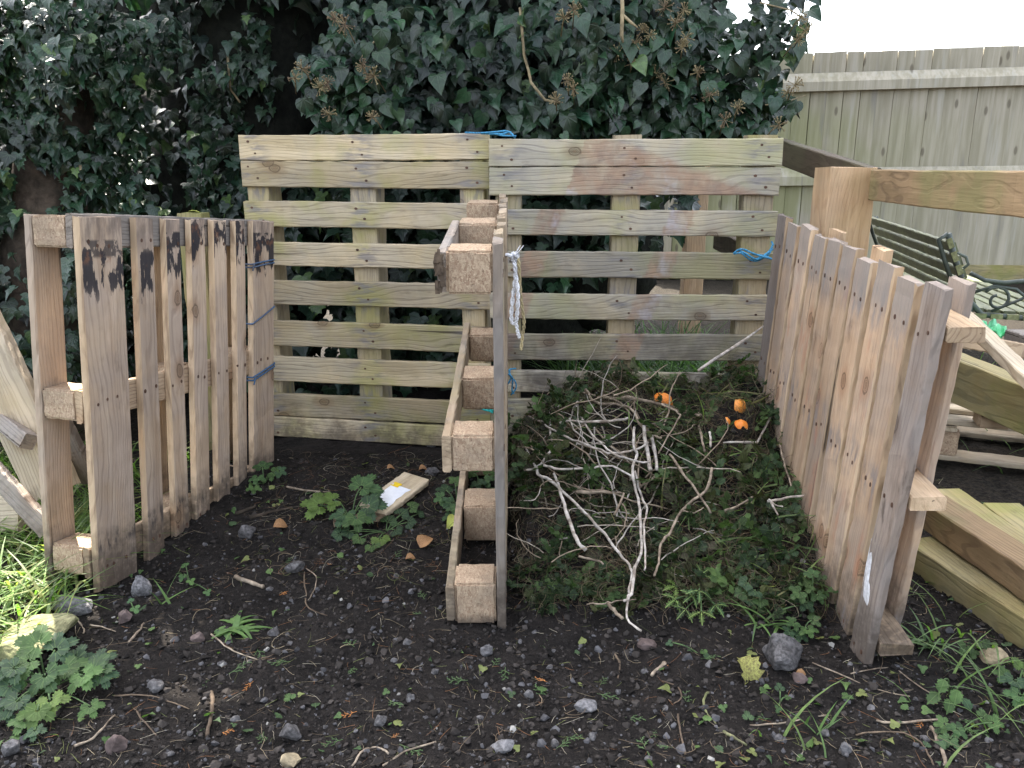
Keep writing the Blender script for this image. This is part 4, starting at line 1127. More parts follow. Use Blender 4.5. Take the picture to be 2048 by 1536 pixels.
# ------------------------------------------------------------------ grass
def grass(name, regions, seed, cols, hmin, hmax, bend=.5, w=.02):
    big = Big()
    for (x0, x1, y0, y1, n) in regions:
        x, y = rnd(n, x0, x1), rnd(n, y0, y1)
        k = fbm(x * 6, y * 6, seed, 2) > -.10; x, y = x[k], y[k]; n_ = len(x)
        for tpl, sl_ in ((blade_tpl(5, bend, w), slice(0, n_ // 2)), (blade_tpl(5, bend * 1.9, w), slice(n_ // 2, n_))):
            xx, yy = x[sl_], y[sl_]; m = len(xx)
            a = rnd(m, 0, 6.28)
            v = np.stack([np.cos(a) * .45, np.sin(a) * .45, np.ones(m)], 1); nr = np.stack([-np.cos(a), -np.sin(a), np.full(m, .45)], 1)
            L = rnd(m, hmin, hmax)
            C = np.array(cols)[RNG.integers(0, len(cols), m)] * RNG.uniform(.7, 1.25, (m, 1))
            big.add(tpl, frames(v, nr) * L[:, None, None], np.stack([xx, yy, gh(xx, yy) - .005], 1), C)
    o = big.build(name, GRASSM, None)
    return tag(o, None, None, None, "stuff")
GC = [(.10, .17, .04), (.13, .21, .05), (.08, .13, .04), (.20, .21, .08)]
o = grass("grass", [(-2.3, -1.28, 1.55, 3.2, 1900), (-1.5, -1.2, 1.75, 2.6, 420)], 3, GC, .10, .26)
tag(o, "bright sunlit grass growing left of the left pallet", "grass")
o = grass("grass", [(.25, 1.15, 3.3, 4.6, 1500)], 4, [(.07, .13, .045), (.09, .16, .05), (.05, .09, .035)], .25, .48, .35, .012)
tag(o, "long dark grass growing behind the back right pallet", "grass")
o = grass("grass", [(1.02, 1.18, 1.5, 2.1, 36), (1.0, 1.5, 1.25, 1.75, 24), (.4, 1.2, 1.25, 1.6, 12), (1.9, 3.2, 2.8, 5, 260)], 6, [(.12, .20, .06), (.15, .22, .07), (.09, .15, .05)], .08, .20)
tag(o, "thin grass blades on the soil at the right beside the sleepers", "grass")

# ------------------------------------------------------------------ soil crumbs, litter, heap weeds (uncountable)
def scatter(n, x0, x1, y0, y1, dens=None):
    y = 1 / RNG.uniform(1 / y1, 1 / y0, n); x = rnd(n, x0, x1)       # denser close by
    return x, y
big = Big(); n = 30000
x, y = scatter(n, -1.5, 1.6, 1.15, 3.0)
s = np.exp(RNG.normal(-5.75, .6, n)).clip(.0012, .014)
col = np.array((.022, .019, .017))[None] * RNG.uniform(.4, 2.4, (n, 1)); k = RNG.random(n) < .13; col[k] = np.array((.075, .073, .076)) * RNG.uniform(.6, 1.4, (k.sum(), 1))
k = RNG.random(n) < .007; col[k] = (.26, .25, .23)
for i, tp in enumerate(CRUMBS):
    q = slice(i, n, len(CRUMBS)); m = len(x[q])
    Rm = lay(m, x[q], y[q], s[q], .5)
    big.add(tp, Rm, np.stack([x[q], y[q], gh(x[q], y[q]) + s[q] * .25], 1), col[q])
tag(big.build("soil_crumbs", LITTER, None, False), "fine crumbs and grit covering the dark soil", "soil crumbs", None, "stuff")

big = Big(); n = 4600
x, y = scatter(n, -1.6, 1.7, 1.15, 3.05)
s = np.exp(RNG.normal(-3.9, .5, n)).clip(.008, .06); pal = np.array([(.20, .15, .10), (.32, .26, .17), (.10, .075, .05), (.38, .34, .26), (.24, .12, .06), (.17, .19, .07)])
col = pal[RNG.integers(0, 6, n)] * RNG.uniform(.6, 1.2, (n, 1))
for i, tp in enumerate(TWIGS):
    q = slice(i, n, 5); m = len(x[q])
    Rm = lay(m, x[q], y[q], s[q], .22); Rm[:, :, [0, 2]] *= np.minimum(1.6, .03 / s[q])[:, None, None] * 1.5
    big.add(tp, Rm, np.stack([x[q], y[q], gh(x[q], y[q]) + .003], 1), col[q])
n = 240
x, y = scatter(n, -1.5, 1.6, 1.15, 2.9); s = rnd(n, .05, .17)
col = pal[RNG.integers(0, 3, n)] * RNG.uniform(.5, 1.1, (n, 1))
for i, tp in enumerate(ROOTS):
    q = slice(i, n, 6); m = len(x[q])
    Rm = lay(m, x[q], y[q], s[q], .15); Rm[:, :, [0, 2]] *= .30
    Rm[:, :, 0] *= 2.2
    big.add(tp, Rm, np.stack([x[q], y[q], gh(x[q], y[q]) + .006], 1), col[q])
n = 420
x, y = rnd(n, -.86, -.19), rnd(n, 2.15, 3.05); s = rnd(n, .05, .16)
col = pal[RNG.integers(0, 6, n)] * RNG.uniform(.35, 1.0, (n, 1))
for i, tp in enumerate(ROOTS):
    q = slice(i, n, 6); m = len(x[q])
    Rm = lay(m, x[q], y[q], s[q], .2); Rm[:, :, [0, 2]] *= .30; Rm[:, :, 0] *= 1.8
    big.add(tp, Rm, np.stack([x[q], y[q], gh(x[q], y[q]) + .008], 1), col[q])
tag(big.build("soil_litter", LITTER, None), "straw bits, rootlets and fine twigs strewn over the soil", "litter", None, "stuff")

big = Big(); n = 620                                     # tiny seedlings and torn leaves on the soil
x, y = scatter(n, -1.5, 1.7, 1.15, 3.0)
k = RNG.random(n) < np.where((x > .35) | (y > 2.1) | (x < -.8), 1, .35); x, y = x[k], y[k]; n = len(x)
for i, tp in enumerate((FAN, LOBED, IVY3)):
    q = slice(i, n, 3); m = len(x[q]); s = rnd(m, .010, .028)
    C = np.array([(.06, .11, .035), (.09, .15, .045), (.045, .08, .035), (.16, .18, .06)])[RNG.integers(0, 4, m)]
    big.add(tp, lay(m, x[q], y[q], s, .35), np.stack([x[q], y[q], gh(x[q], y[q]) + .008], 1), C)
tag(big.build("seedlings", WEED, None), "tiny green seedlings and torn leaves dotted over the soil", "seedlings", None, "stuff")

def clump_tpl(seed):
    """a pulled weed: limp stem with small cut leaves"""
    rs = random.Random(seed); rg = np.random.default_rng(seed); big = []
    st = tube_tpl(wiggle(60 + seed, 6, .1, .3), [.014, .014, .012, .011, .01, .008, .005], 3)
    Vs, Fs, Us, n0 = [st[0]], [st[1]], [st[2]], len(st[0])
    node = wiggle(60 + seed, 6, .1, .3)
    for k in range(1, 7):
        for _ in range(2 if k > 2 else 1):
            tp = (FAN, LOBED, FAN, TOOTH)[rs.randrange(4)]
            ax = np.array([[rs.uniform(-1, 1), rs.uniform(-.2, 1), rs.uniform(-.3, .5)]]); nr = np.array([[rs.uniform(-.6, .6), rs.uniform(-.6, .6), 1]])
            Rm = frames(ax, nr)[0] * rs.uniform(.18, .36)
            Vs.append(tp[0] @ Rm.T + np.array(tuple(node[k]))); Fs.append(tp[1] + n0); Us.append(tp[2]); n0 += len(tp[0])
    return np.concatenate(Vs), np.concatenate(Fs), np.concatenate(Us)
CLUMPS = [clump_tpl(i) for i in range(6)]
big = Big(); n = 2000
x, y = rnd(n, -.0, .885), rnd(n, 1.80, 3.06)
k = (heapf(x, y) > .02) & (fbm(x * 6, y * 6, 91, 3) > np.where((x > .42) | (y < 2.1) | (y > 2.72), -.13, -.05)) & ~(np.hypot((x - .36) / .11, (y - 2.80) / .10) < 1) & ~(np.hypot((x - .415) / .07, (y - 2.31) / .09) < 1); k &= np.min([np.hypot((x - p.x) / .07, (y - p.y + .03) / .09) for p in PEELS], 0) > 1; x, y = x[k], y[k]; n = len(x)
cols = np.array([(.022, .042, .015), (.034, .062, .020), (.016, .030, .012), (.055, .092, .028), (.050, .055, .022), (.030, .026, .014)])
for i, tp in enumerate(CLUMPS):
    q = slice(i, n, len(CLUMPS)); m = len(x[q]); s = rnd(m, .045, .105)
    C = cols[RNG.integers(0, 6, m)] * RNG.uniform(.6, 1.35, (m, 1))
    big.add(tp, lay(m, x[q], y[q], s, .55), np.stack([x[q], y[q], gh(x[q], y[q]) + rnd(m, .0, .035)], 1), C)
HW = thing("compost_heap", (.43, 2.5, .02), "compost heap of pulled weeds and roots piled against the back right pallet", "compost heap")
tag(big.build("weeds", WEED, HW), kind="stuff")
big = Big(); n = 6500
x, y = rnd(n, 0, .88), rnd(n, 1.80, 3.05); k = heapf(x, y) > .015; x, y = x[k], y[k]; n = len(x)
pal = np.array([(.14, .10, .06), (.16, .125, .08), (.07, .05, .032), (.19, .16, .11), (.07, .085, .035)])
col = pal[RNG.integers(0, 5, n)] * RNG.uniform(.5, 1.2, (n, 1)); s = rnd(n, .05, .15)
for i, tp in enumerate(ROOTS):
    q = slice(i, n, 6); m = len(x[q])
    Rm = lay(m, x[q], y[q], s[q], .45); Rm[:, :, [0, 2]] *= .42; Rm[:, :, 0] *= 1.8
    big.add(tp, Rm, np.stack([x[q], y[q], gh(x[q], y[q]) + rnd(m, .008, .045)], 1), col[q])
tag(big.build("roots", LITTER, HW), kind="stuff")
big = Big(); n = 115                                    # thin pale stems of the tangle
x, y = RNG.normal(.27, .135, n), RNG.normal(2.40, .20, n); k = (heapf(x, y) > .04) & (x > .02) & (x < .8); x, y = x[k], y[k]; n = len(x)
col = np.array([(.36, .31, .25), (.28, .22, .16), (.42, .38, .33)])[RNG.integers(0, 3, n)] * RNG.uniform(.6, 1.1, (n, 1)); s = rnd(n, .10, .30)
TW2 = [tube_tpl(wiggle(140 + k_, 8, .11, .20), [.012, .011, .011, .010, .010, .009, .008, .006, .004], 5) for k_ in range(5)]
for i, tp in enumerate(TW2):
    q = slice(i, n, 5); m = len(x[q])
    Rm = lay(m, x[q], y[q], s[q], .18); Rm[:, :, 2] *= .5
    big.add(tp, Rm, np.stack([x[q], y[q], gh(x[q], y[q]) + rnd(m, .03, .06)], 1), col[q])
tag(big.build("thin_stems", LITTER, HW), kind="stuff")
big = Big(); n = 380                                    # limp blades and stems in the heap
x, y = rnd(n, .25, .88), rnd(n, 1.85, 3.0); k = heapf(x, y) > .02; x, y = x[k], y[k]; n = len(x)
big.add(blade_tpl(5, .5, .022), lay(n, x, y, rnd(n, .07, .16), .5), np.stack([x, y, gh(x, y) + .03], 1), np.array([(.10, .15, .05), (.14, .19, .06), (.18, .17, .08)])[RNG.integers(0, 3, n)])
tag(big.build("limp_blades", GRASSM, HW), kind="stuff")

# ------------------------------------------------------------------ dry stalks on the heap
def smooth(P, k=3):
    P = [Vector(p) for p in P]; out = []
    for i in range(len(P) - 1):
        p0, p1, p2, p3 = P[max(i - 1, 0)], P[i], P[i + 1], P[min(i + 2, len(P) - 1)]
        for j in range(k):
            t = j / k
            out.append(.5 * ((2 * p1) + (p2 - p0) * t + (2 * p0 - 5 * p1 + 4 * p2 - p3) * t * t + (3 * p1 - p0 - 3 * p2 + p3) * t ** 3))
    return out + [P[-1]]
def stalk_mesh(mb, pts, r0, r1, lift, seed):
    rs = random.Random(seed)
    W_ = [surf(a, b) for a, b in pts]
    W_ = [p + Vector((0, -.25, 1)).normalized() * (lift + rs.uniform(0, .012)) for p in W_]
    S = smooth(W_, 4)
    S = [p + Vector((rs.gauss(0, .0012), rs.gauss(0, .0012), rs.gauss(0, .0012))) for p in S]
    n = len(S)
    for p in S: p.z = max(p.z, g1(p.x, p.y) + .018)
    rad = [.62 * (r0 + (r1 - r0) * i / (n - 1)) * (1 + (.22 if i % 5 == 3 and rs.random() < .6 else 0) + rs.uniform(-.06, .06)) for i in range(n)]
    mb.tube(S, rad, 7)
STALKS = [
 ("white branching stalk with a forked root end, longest on the heap", STALK, [
   ([(1075, 957), (1105, 921), (1126, 880), (1147, 845), (1169, 809)], .007, .005), ([(1072, 955), (1078, 975), (1099, 983), (1137, 1014), (1179, 1058), (1207, 1090), (1246, 1140), (1262, 1167), (1257, 1197), (1255, 1219), (1251, 1263), (1279, 1286)], .0085, .004),
   ([(1070, 956), (1032, 928), (1019, 915), (1010, 912)], .006, .004), ([(1072, 957), (1035, 969), (1019, 985), (1012, 1012)], .008, .003), ([(1072, 957), (1048, 959), (1012, 955)], .007, .003), ([(1017, 913), (1016, 880), (1035, 853), (1089, 846)], .0045, .003)], .035),
 ("pale stalk crossing below the white branching one, nearly level", STALK, [([(1086, 958), (1118, 964), (1174, 964), (1223, 958), (1265, 985)], .006, .005)], .045),
 ("long greyish brown stalk arching across the left half of the heap", STALK, [([(1057, 861), (1093, 881), (1134, 905), (1179, 924), (1223, 934), (1265, 931), (1293, 918)], .006, .005)], .05),
 ("pale grey stalk slanting from the left side of the heap down to the cleft stub", STALK, [([(1150, 841), (1169, 880), (1198, 913), (1226, 942), (1265, 951), (1297, 956)], .006, .005)], .055),
 ("thick bundle of brown stalks running right under the largest orange peel", STALK_B, [([(1195, 814), (1274, 824), (1319, 827), (1367, 845), (1396, 854)], .009, .006), ([(1200, 806), (1240, 828), (1262, 850)], .005, .004), ([(1325, 830), (1370, 838), (1400, 848)], .006, .004)], .035),
 ("thick brown stalk bent down the middle of the heap from a broken upper end", STALK_B, [([(1120, 738), (1144, 774), (1169, 803), (1191, 829), (1230, 835), (1262, 848), (1278, 873), (1306, 896), (1319, 905)], .008, .0065)], .045),
 ("stout dark brown stalk with a ragged end near the back of the middle pallet", STALK_B, [([(1102, 781), (1128, 798), (1160, 806), (1190, 815)], .009, .006)], .04),
 ("short thick cleft stub standing almost upright at the heap's centre", STALK, [([(1284, 880), (1292, 924), (1298, 964)], .010, .010), ([(1300, 893), (1308, 930), (1311, 962)], .009, .008)], .04),
 ("pale stalk hanging straight down the front of the heap beside the cleft stub", STALK, [([(1265, 883), (1265, 924), (1271, 940), (1262, 975), (1273, 1026), (1278, 1065), (1281, 1127), (1267, 1168), (1259, 1222), (1246, 1238)], .0075, .0065)], .05),
 ("thin whitish stalk running alongside the hanging one, ending a little higher", STALK, [([(1268, 975), (1278, 1017), (1290, 1055), (1284, 1090), (1287, 1140), (1286, 1178)], .006, .004)], .06),
 ("thick pale stalk with a blunt lower end, left of the long white one", STALK, [([(1108, 969), (1121, 1014), (1134, 1058), (1150, 1103), (1171, 1128)], .0065, .010)], .04),
 ("brown grey stalk bending down to the right of the hanging pale stalk", STALK_B, [([(1419, 966), (1408, 1007), (1360, 1052), (1338, 1090), (1319, 1116), (1314, 1152), (1305, 1181)], .007, .005), ([(1362, 1052), (1385, 1051), (1402, 1046)], .003, .002)], .045),
 ("straight brown stalk slanting down right of the dark hollow", STALK_B, [([(1338, 934), (1367, 975), (1389, 1010), (1418, 1052)], .0065, .0055)], .04),
 ("flat pale stalk lying level under the white crossing stalks", STALK_B, [([(1150, 1004), (1191, 1001), (1246, 1007)], .009, .006)], .03),
 ("short brown twig propped below the level flat stalk", STALK_B, [([(1246, 1014), (1226, 1052)], .0055, .005)], .04),
 ("short white upright stick at the left of the heap", STALK, [([(1102, 822), (1099, 886), (1105, 905)], .008, .006), ([(1103, 842), (1118, 838)], .003, .003)], .045),
 ("small upright brown stub left of the leafy clump under the orange peel", STALK_B, [([(1396, 867), (1402, 895), (1408, 921)], .006, .006)], .03),
 ("stubby pale twig beside the small upright brown stub", STALK, [([(1417, 885), (1417, 915)], .007, .005)], .03),
 ("straw coloured straight stalk lying level at the right of the heap", STALK, [([(1443, 908), (1510, 910), (1582, 912)], .0045, .007)], .04),
 ("white forked twig touching the right pallet", STALK, [([(1530, 1031), (1565, 1029), (1602, 1024)], .006, .005), ([(1532, 1031), (1540, 1045), (1549, 1062)], .006, .004), ([(1533, 1032), (1548, 1040), (1560, 1045)], .003, .003)], .05),
 ("bent pale twig looping over the heap's centre right", STALK_B, [([(1319, 837), (1354, 857), (1351, 873), (1313, 934)], .0055, .004)], .055),
 ("thin curved greenish twig at the heap's centre right", STALK_B, [([(1319, 899), (1367, 892), (1386, 876)], .003, .002)], .045),
 ("dark brown twig lying near the right pallet below the straw stalk", STALK_B, [([(1555, 915), (1565, 955), (1579, 1001)], .005, .004)], .04),
 ("short brown twig at the lower edge of the dark hollow", STALK_B, [([(1274, 998), (1306, 974)], .006, .005)], .035),
 ("brown splinter pointing to the right pallet in the lower heap", STALK_B, [([(1446, 1046), (1475, 1030), (1501, 1018)], .006, .004)], .035),
 ("pale stalk running level at the left under the short white upright stick", STALK, [([(1120, 880), (1128, 878), (1204, 878), (1255, 868)], .006, .007)], .06),
 ("thin brown stalk slanting right from the middle pallet's edge", STALK_B, [([(1019, 912), (1050, 920), (1086, 933)], .005, .004)], .04),
 ("fine curling pale tendril at the lower left of the heap", STALK, [([(1040, 1022), (1061, 1020), (1077, 1007), (1081, 995)], .003, .002)], .03),
 ("knobbly pale stick lying on soil below the tip of the thick blunt stalk", STALK_B, [([(1157, 1130), (1185, 1140), (1205, 1150)], .005, .004)], .03),
 ("short brown offcut lying on soil left of the hanging stalk's foot", STALK_B, [([(1215, 1218), (1230, 1232), (1243, 1247)], .008, .007)], .012),
 ("thin curved twig lying level on the soil at the foot of the heap", STALK_B, [([(1172, 1219), (1200, 1216), (1230, 1210), (1270, 1208)], .003, .0025)], .012),
]
for i, (lab, mt, parts, lift) in enumerate(STALKS):
    mb = MB()
    for j, (pts, r0, r1) in enumerate(parts): stalk_mesh(mb, pts, r0, r1, lift, i * 10 + j)
    o = mb.build("dry_stalk", mt); recenter(o, mb.v[0]); tag(o, lab, "stalk", "dry stalks on and below the compost heap")
mb = MB()
P_ = [at(1396, 742, 2.80), at(1430, 718, 2.84), at(1462, 698, 2.90), at(1500, 672, 2.97), at(1527, 652, 3.0)]
mb.tube(smooth(P_, 3), [.006] * 8 + [.005, .004, .004, .003, .003], 6)
o = mb.build("dry_stalk", STALK); recenter(o, P_[0]); tag(o, "long pale stalk leaning up against the grey stained pallet at the back", "stalk", "dry stalks on and below the compost heap")

# sticks and twigs on the soil
def gstick(label, pts, r0, r1, mt=TWIG, name="twig", group="loose twigs on the soil", lift=.006, cat="twig"):
    P = [hit(a, b) for a, b in pts]; P = [p + Vector((0, 0, lift)) for p in P]; S = smooth(P, 3); n = len(S)
    rs = random.Random(int(pts[0][0])); S = [p + Vector((rs.gauss(0, .001), rs.gauss(0, .001), rs.gauss(0, .001))) for p in S]
    mb = MB(); mb.tube(S, [.7 * (r0 + (r1 - r0) * i / (n - 1)) * rs.uniform(.82, 1.16) for i in range(n)], 7)
    o = mb.build(name, mt); recenter(o, S[0]); return tag(o, label, cat, group)
gstick("thick broken stick lying near the left pallet's wide slat", [(470, 1157), (498, 1167), (527, 1178)], .009, .008, STALK_B)
gstick("knotty dark stick pointing down the soil at the lower left", [(424, 1388), (426, 1415), (420, 1450), (415, 1478)], .007, .006, TWIG)
gstick("long pale straw running from the dandelion tuft", [(424, 1272), (450, 1295), (480, 1312), (515, 1322)], .0035, .002, STALK_B)
gstick("thin dark twig curving right from the pale straw's end", [(518, 1323), (545, 1315), (570, 1304), (594, 1308)], .0025, .0015)
gstick("forked rootlet with a lichen tip left of the middle pallet", [(608, 1148), (612, 1190), (613, 1215), (640, 1230), (655, 1235)], .003, .002)
gstick("pale bent twig curving down to the lichen tipped rootlet", [(612, 1140), (632, 1155), (630, 1180), (617, 1205)], .0025, .002, STALK_B)
gstick("grey root half buried below the foot of the compost heap", [(1329, 1330), (1317, 1342), (1302, 1355)], .009, .006, STALK_B)
gstick("dark bent root on the soil below the heap, left of the grey one", [(1228, 1310), (1239, 1335), (1236, 1360)], .004, .003)
gstick("greenish mossy twig curving at the lower right centre", [(1415, 1388), (1408, 1405), (1410, 1425), (1432, 1452)], .005, .004, STONE_M)
gstick("mossy straight twig end below the curving mossy twig", [(1441, 1463), (1465, 1478), (1492, 1496)], .005, .004, STONE_M)
gstick("arched brown twig on the soil beneath the spotted yellow leaf", [(1326, 1366), (1355, 1378), (1362, 1402), (1346, 1412)], .003, .002)
gstick("straight thin upright-looking dark twig at the bottom centre right", [(1356, 1435), (1360, 1470), (1371, 1512)], .003, .003)
gstick("long pale stem lying level at the bottom right", [(1497, 1456), (1560, 1450), (1658, 1434)], .0025, .003, STALK_B)
gstick("pale twig lying level below the nettle", [(1752, 1448), (1810, 1450), (1885, 1443)], .0035, .003, STALK_B)
gstick("long dark arched twig below the pale level twig", [(1712, 1475), (1770, 1466), (1820, 1475), (1850, 1502), (1866, 1536)], .003, .0025)
gstick("reddish brown stick slanting to the bottom right corner", [(1863, 1460), (1875, 1490), (1893, 1536)], .006, .005, STALK_B)
gstick("long thin straw slanting below the right pallet's foot", [(1625, 1330), (1700, 1362), (1760, 1386), (1820, 1398)], .0025, .0018, STALK_B)
gstick("thin pale straw bent at the right pallet's foot", [(1702, 1352), (1780, 1339), (1830, 1372), (1876, 1400)], .0022, .0018, STALK_B)
gstick("curved pale twig at the bottom centre left", [(706, 1536), (722, 1510), (752, 1499), (778, 1512)], .004, .003, STALK_B)
gstick("straight pale stem crossing green sprigs at the bottom centre", [(765, 1536), (810, 1510), (872, 1488)], .0035, .003, STALK_B)
gstick("thin dark twig crossing the soil at the lower left", [(228, 1396), (285, 1394), (330, 1405), (380, 1422)], .003, .002)
gstick("slanting twig at the lower left below the thin dark twig", [(268, 1420), (290, 1450), (320, 1484)], .003, .002)
gstick("long curved root at the bottom left corner", [(150, 1496), (185, 1482), (208, 1458), (230, 1434)], .004, .003, STALK_B)
gstick("flat yellow splinter lying in the left bay near the left pallet", [(574, 977), (610, 983), (660, 987)], .006, .003, STALK_B)
gstick("bark strip lying along the left pallet's foot", [(500, 1038), (540, 1028), (585, 1018)], .011, .006, BARK)
gstick("dark wood chip at the left pallet's foot", [(470, 1030), (490, 1025), (512, 1015)], .010, .007, BARK)
gstick("white dead straws in the sunlit patch beside the mossy slab", [(118, 1236), (150, 1240), (165, 1258), (168, 1270)], .004, .003, STALK_B)
gstick("pale dead straw lying in the sunlit patch", [(180, 1254), (205, 1258), (232, 1268)], .0035, .0025, STALK_B)
gstick("small forked brown twig at the edge of the sunlit patch", [(258, 1290), (275, 1270), (288, 1248)], .005, .003, STALK_B)

# ------------------------------------------------------------------ stones
def stone(label, px, py, wpx, hpx, mt, seed, group="loose stones on the dark soil", rough=.10, sub=2, sink=.25):
    rough *= 1.7
    rs = random.Random(seed); p = hit(px, py)
    Z = (p - Vector((0, 0, CAMZ))).length; sx = wpx / FPX * Z / 2; sz = hpx / FPX * Z / 2
    bm = bmesh.new()
    for k in range(22):
        v = Vector((rs.gauss(0, 1), rs.gauss(0, 1), rs.gauss(0, 1))).normalized() * rs.uniform(.82, 1.08); bm.verts.new(v)
    r = bmesh.ops.convex_hull(bm, input=bm.verts[:])
    bmesh.ops.delete(bm, geom=[e for e in r['geom_interior'] if isinstance(e, bmesh.types.BMVert)], context='VERTS')
    bmesh.ops.triangulate(bm, faces=bm.faces[:])
    for _ in range(sub): bmesh.ops.subdivide_edges(bm, edges=bm.edges[:], cuts=1, use_grid_fill=True)
    if sub: bmesh.ops.smooth_vert(bm, verts=bm.verts[:], factor=.35, use_axis_x=True, use_axis_y=True, use_axis_z=True)
    for v in bm.verts:
        d = v.co; k = 1 + rough * float(fbm(d.x * 2.3 + seed + d.z, d.y * 2.3 - d.z * 1.3, seed, 4)) * 2
        v.co = Vector((d.x * sx * k, d.y * sx * .85 * k, d.z * sz * k))
    bmesh.ops.rotate(bm, verts=bm.verts[:], matrix=Matrix.Rotation(rs.uniform(-.4, .4), 3, 'Y'))
    me = bpy.data.meshes.new("stone"); bm.to_mesh(me); bm.free(); me.materials.append(mt)
    o = bpy.data.objects.new("stone", me); COL.objects.link(o)
    zz = p.z + sz * (1 - sink * 2)
    place(o, None, Matrix.Translation((p.x, p.y, zz))); return tag(o, label, "stone", group)
stone("large rounded grey stone in front of the right pallet", 1560, 1330, 84, 78, STONE, 1, rough=.12, sub=3)
stone("white and grey lichen-faced stone at the left pallet's outer foot", 150, 1225, 70, 46, STONE_L, 2, rough=.16)
stone("crumbly pale blue grey stone under the left pallet's wide slat", 284, 1188, 40, 44, STONE_L, 3, rough=.25)
stone("brown stone just right of the white lichen-faced stone", 248, 1240, 34, 26, STONE_P, 4)
stone("broad angular grey stone near the bottom left centre", 581, 1480, 44, 44, STONE, 5)
stone("sandy yellow stone at the bottom edge of the picture", 582, 1530, 38, 34, STONE_Y, 6)
stone("flat pale grey stone at the bottom centre with a red chip beside it", 1003, 1502, 52, 30, STONE_L, 7)
stone("long wedge shaped grey stone right of the bottom centre", 1168, 1418, 50, 30, STONE_L, 8)
stone("squarish grey stone near the leafy clump at lower left", 311, 1382, 32, 30, STONE, 9)
stone("rough brown stone below the leafy clump at lower left", 238, 1503, 40, 46, STONE_P, 10, rough=.2)
stone("grey stone in the bottom left corner", 24, 1508, 34, 36, STONE, 11)
stone("flat brown slate at the tip of the long white stalk", 1294, 1298, 46, 34, STONE_P, 12)
stone("pinkish stone half lit at the edge of the sunlit patch", 396, 1282, 28, 22, STONE_P, 13)
stone("round dark stone in shadow at bottom centre left", 762, 1450, 26, 30, STONE, 14)
stone("small pale stone beside the right-hand dandelion tuft stem", 547, 1270, 28, 20, STONE, 15)
stone("rounded stone in the stone cluster left of the middle pallet's foot", 815, 1291, 22, 20, STONE, 16)
stone("pale stone lying between the small clods left of the middle pallet", 590, 1142, 40, 26, STONE, 17)
stone("dark grey stone next to the left pallet's fourth slat", 495, 1073, 40, 34, STONE, 18)
stone("grey stone in front of the middle pallet's foot", 974, 1308, 30, 26, STONE_L, 19)
stone("rounded pebble near the orange sprig at bottom centre", 1058, 1397, 22, 24, STONE, 20)
stone("sharp grey stone above the bottom right straw", 1690, 1508, 30, 28, STONE_L, 21)
stone("tan stone wedged beneath the large rounded stone", 1595, 1362, 34, 22, STONE_P, 22)
stone("grey stone resting against the middle pallet's runner in the left bay", 866, 948, 34, 22, STONE, 23)
stone("grey stone in the soil just below the back left pallet", 862, 893, 24, 20, STONE, 24)
stone("sandy rounded stone at the right edge below the sleepers", 1985, 1325, 46, 42, STONE_Y, 25, rough=.2)
stone("blue grey stone inside the middle pallet's dark gap", 962, 1056, 32, 14, STONE_L, 26)
slab = stone("big mossy slab slanting out of the ground at the left edge", 62, 1298, 200, 66, STONE_M, 27, rough=.12, sub=3)
slab.scale = (1, 1, 1)
base = [stone("small grey stone, one of many alike on the dark soil", 620, 1300, 16, 13, STONE, 60 + k, rough=.1, sub=1) for k in range(5)]
base[0].data.name = "small_stone"
SPOTS = [(575, 1270), (580, 1290), (700, 1265), (750, 1266), (760, 1300), (790, 1322), (735, 1333), (870, 1346), (825, 1351), (893, 1349), (645, 1415), (650, 1457), (712, 1464), (585, 1375), (500, 1325), (425, 1332), (445, 1330), (900, 1415), (862, 1285), (690, 1142), (676, 1148), (793, 1154), (720, 1115), (566, 1100), (985, 1265), (1040, 1285), (1046, 1315), (1106, 1305), (1160, 1295), (1070, 1266), (1020, 1385), (1100, 1340), (965, 1385), (1185, 1475), (1235, 1385), (1290, 1345), (1110, 1490), (1225, 1350), (1030, 1455), (1240, 1515), (1300, 1520), (930, 1480), (880, 1500), (700, 1390), (640, 1350), (520, 1400), (470, 1440), (380, 1470), (340, 1510), (480, 1500), (820, 1400), (850, 1440), (960, 1440), (1330, 1420), (1420, 1330), (1460, 1420), (1750, 1310), (1700, 1330), (1800, 1340), (1830, 1400), (1740, 1420), (1850, 1480), (1650, 1470), (1560, 1480), (600, 1090), (640, 1110), (540, 1180), (660, 1200), (760, 1200), (830, 1180), (880, 1220), (430, 1220), (500, 1210)]
for i, (a, b) in enumerate(SPOTS):
    p = hit(a, b); s_ = random.uniform(.55, 1.35)
    if i < 5: o = base[i]
    else: o = base[i % 5].copy(); COL.objects.link(o)
    o.location = (p.x, p.y, p.z + .002); o.rotation_euler = (random.uniform(-.3, .3), random.uniform(-.3, .3), random.uniform(0, 6.28)); o.scale = (s_,) * 3
    o["group"] = "small grey stones scattered over the soil"
    if i % 4 == 1 and i >= 5:
        pass

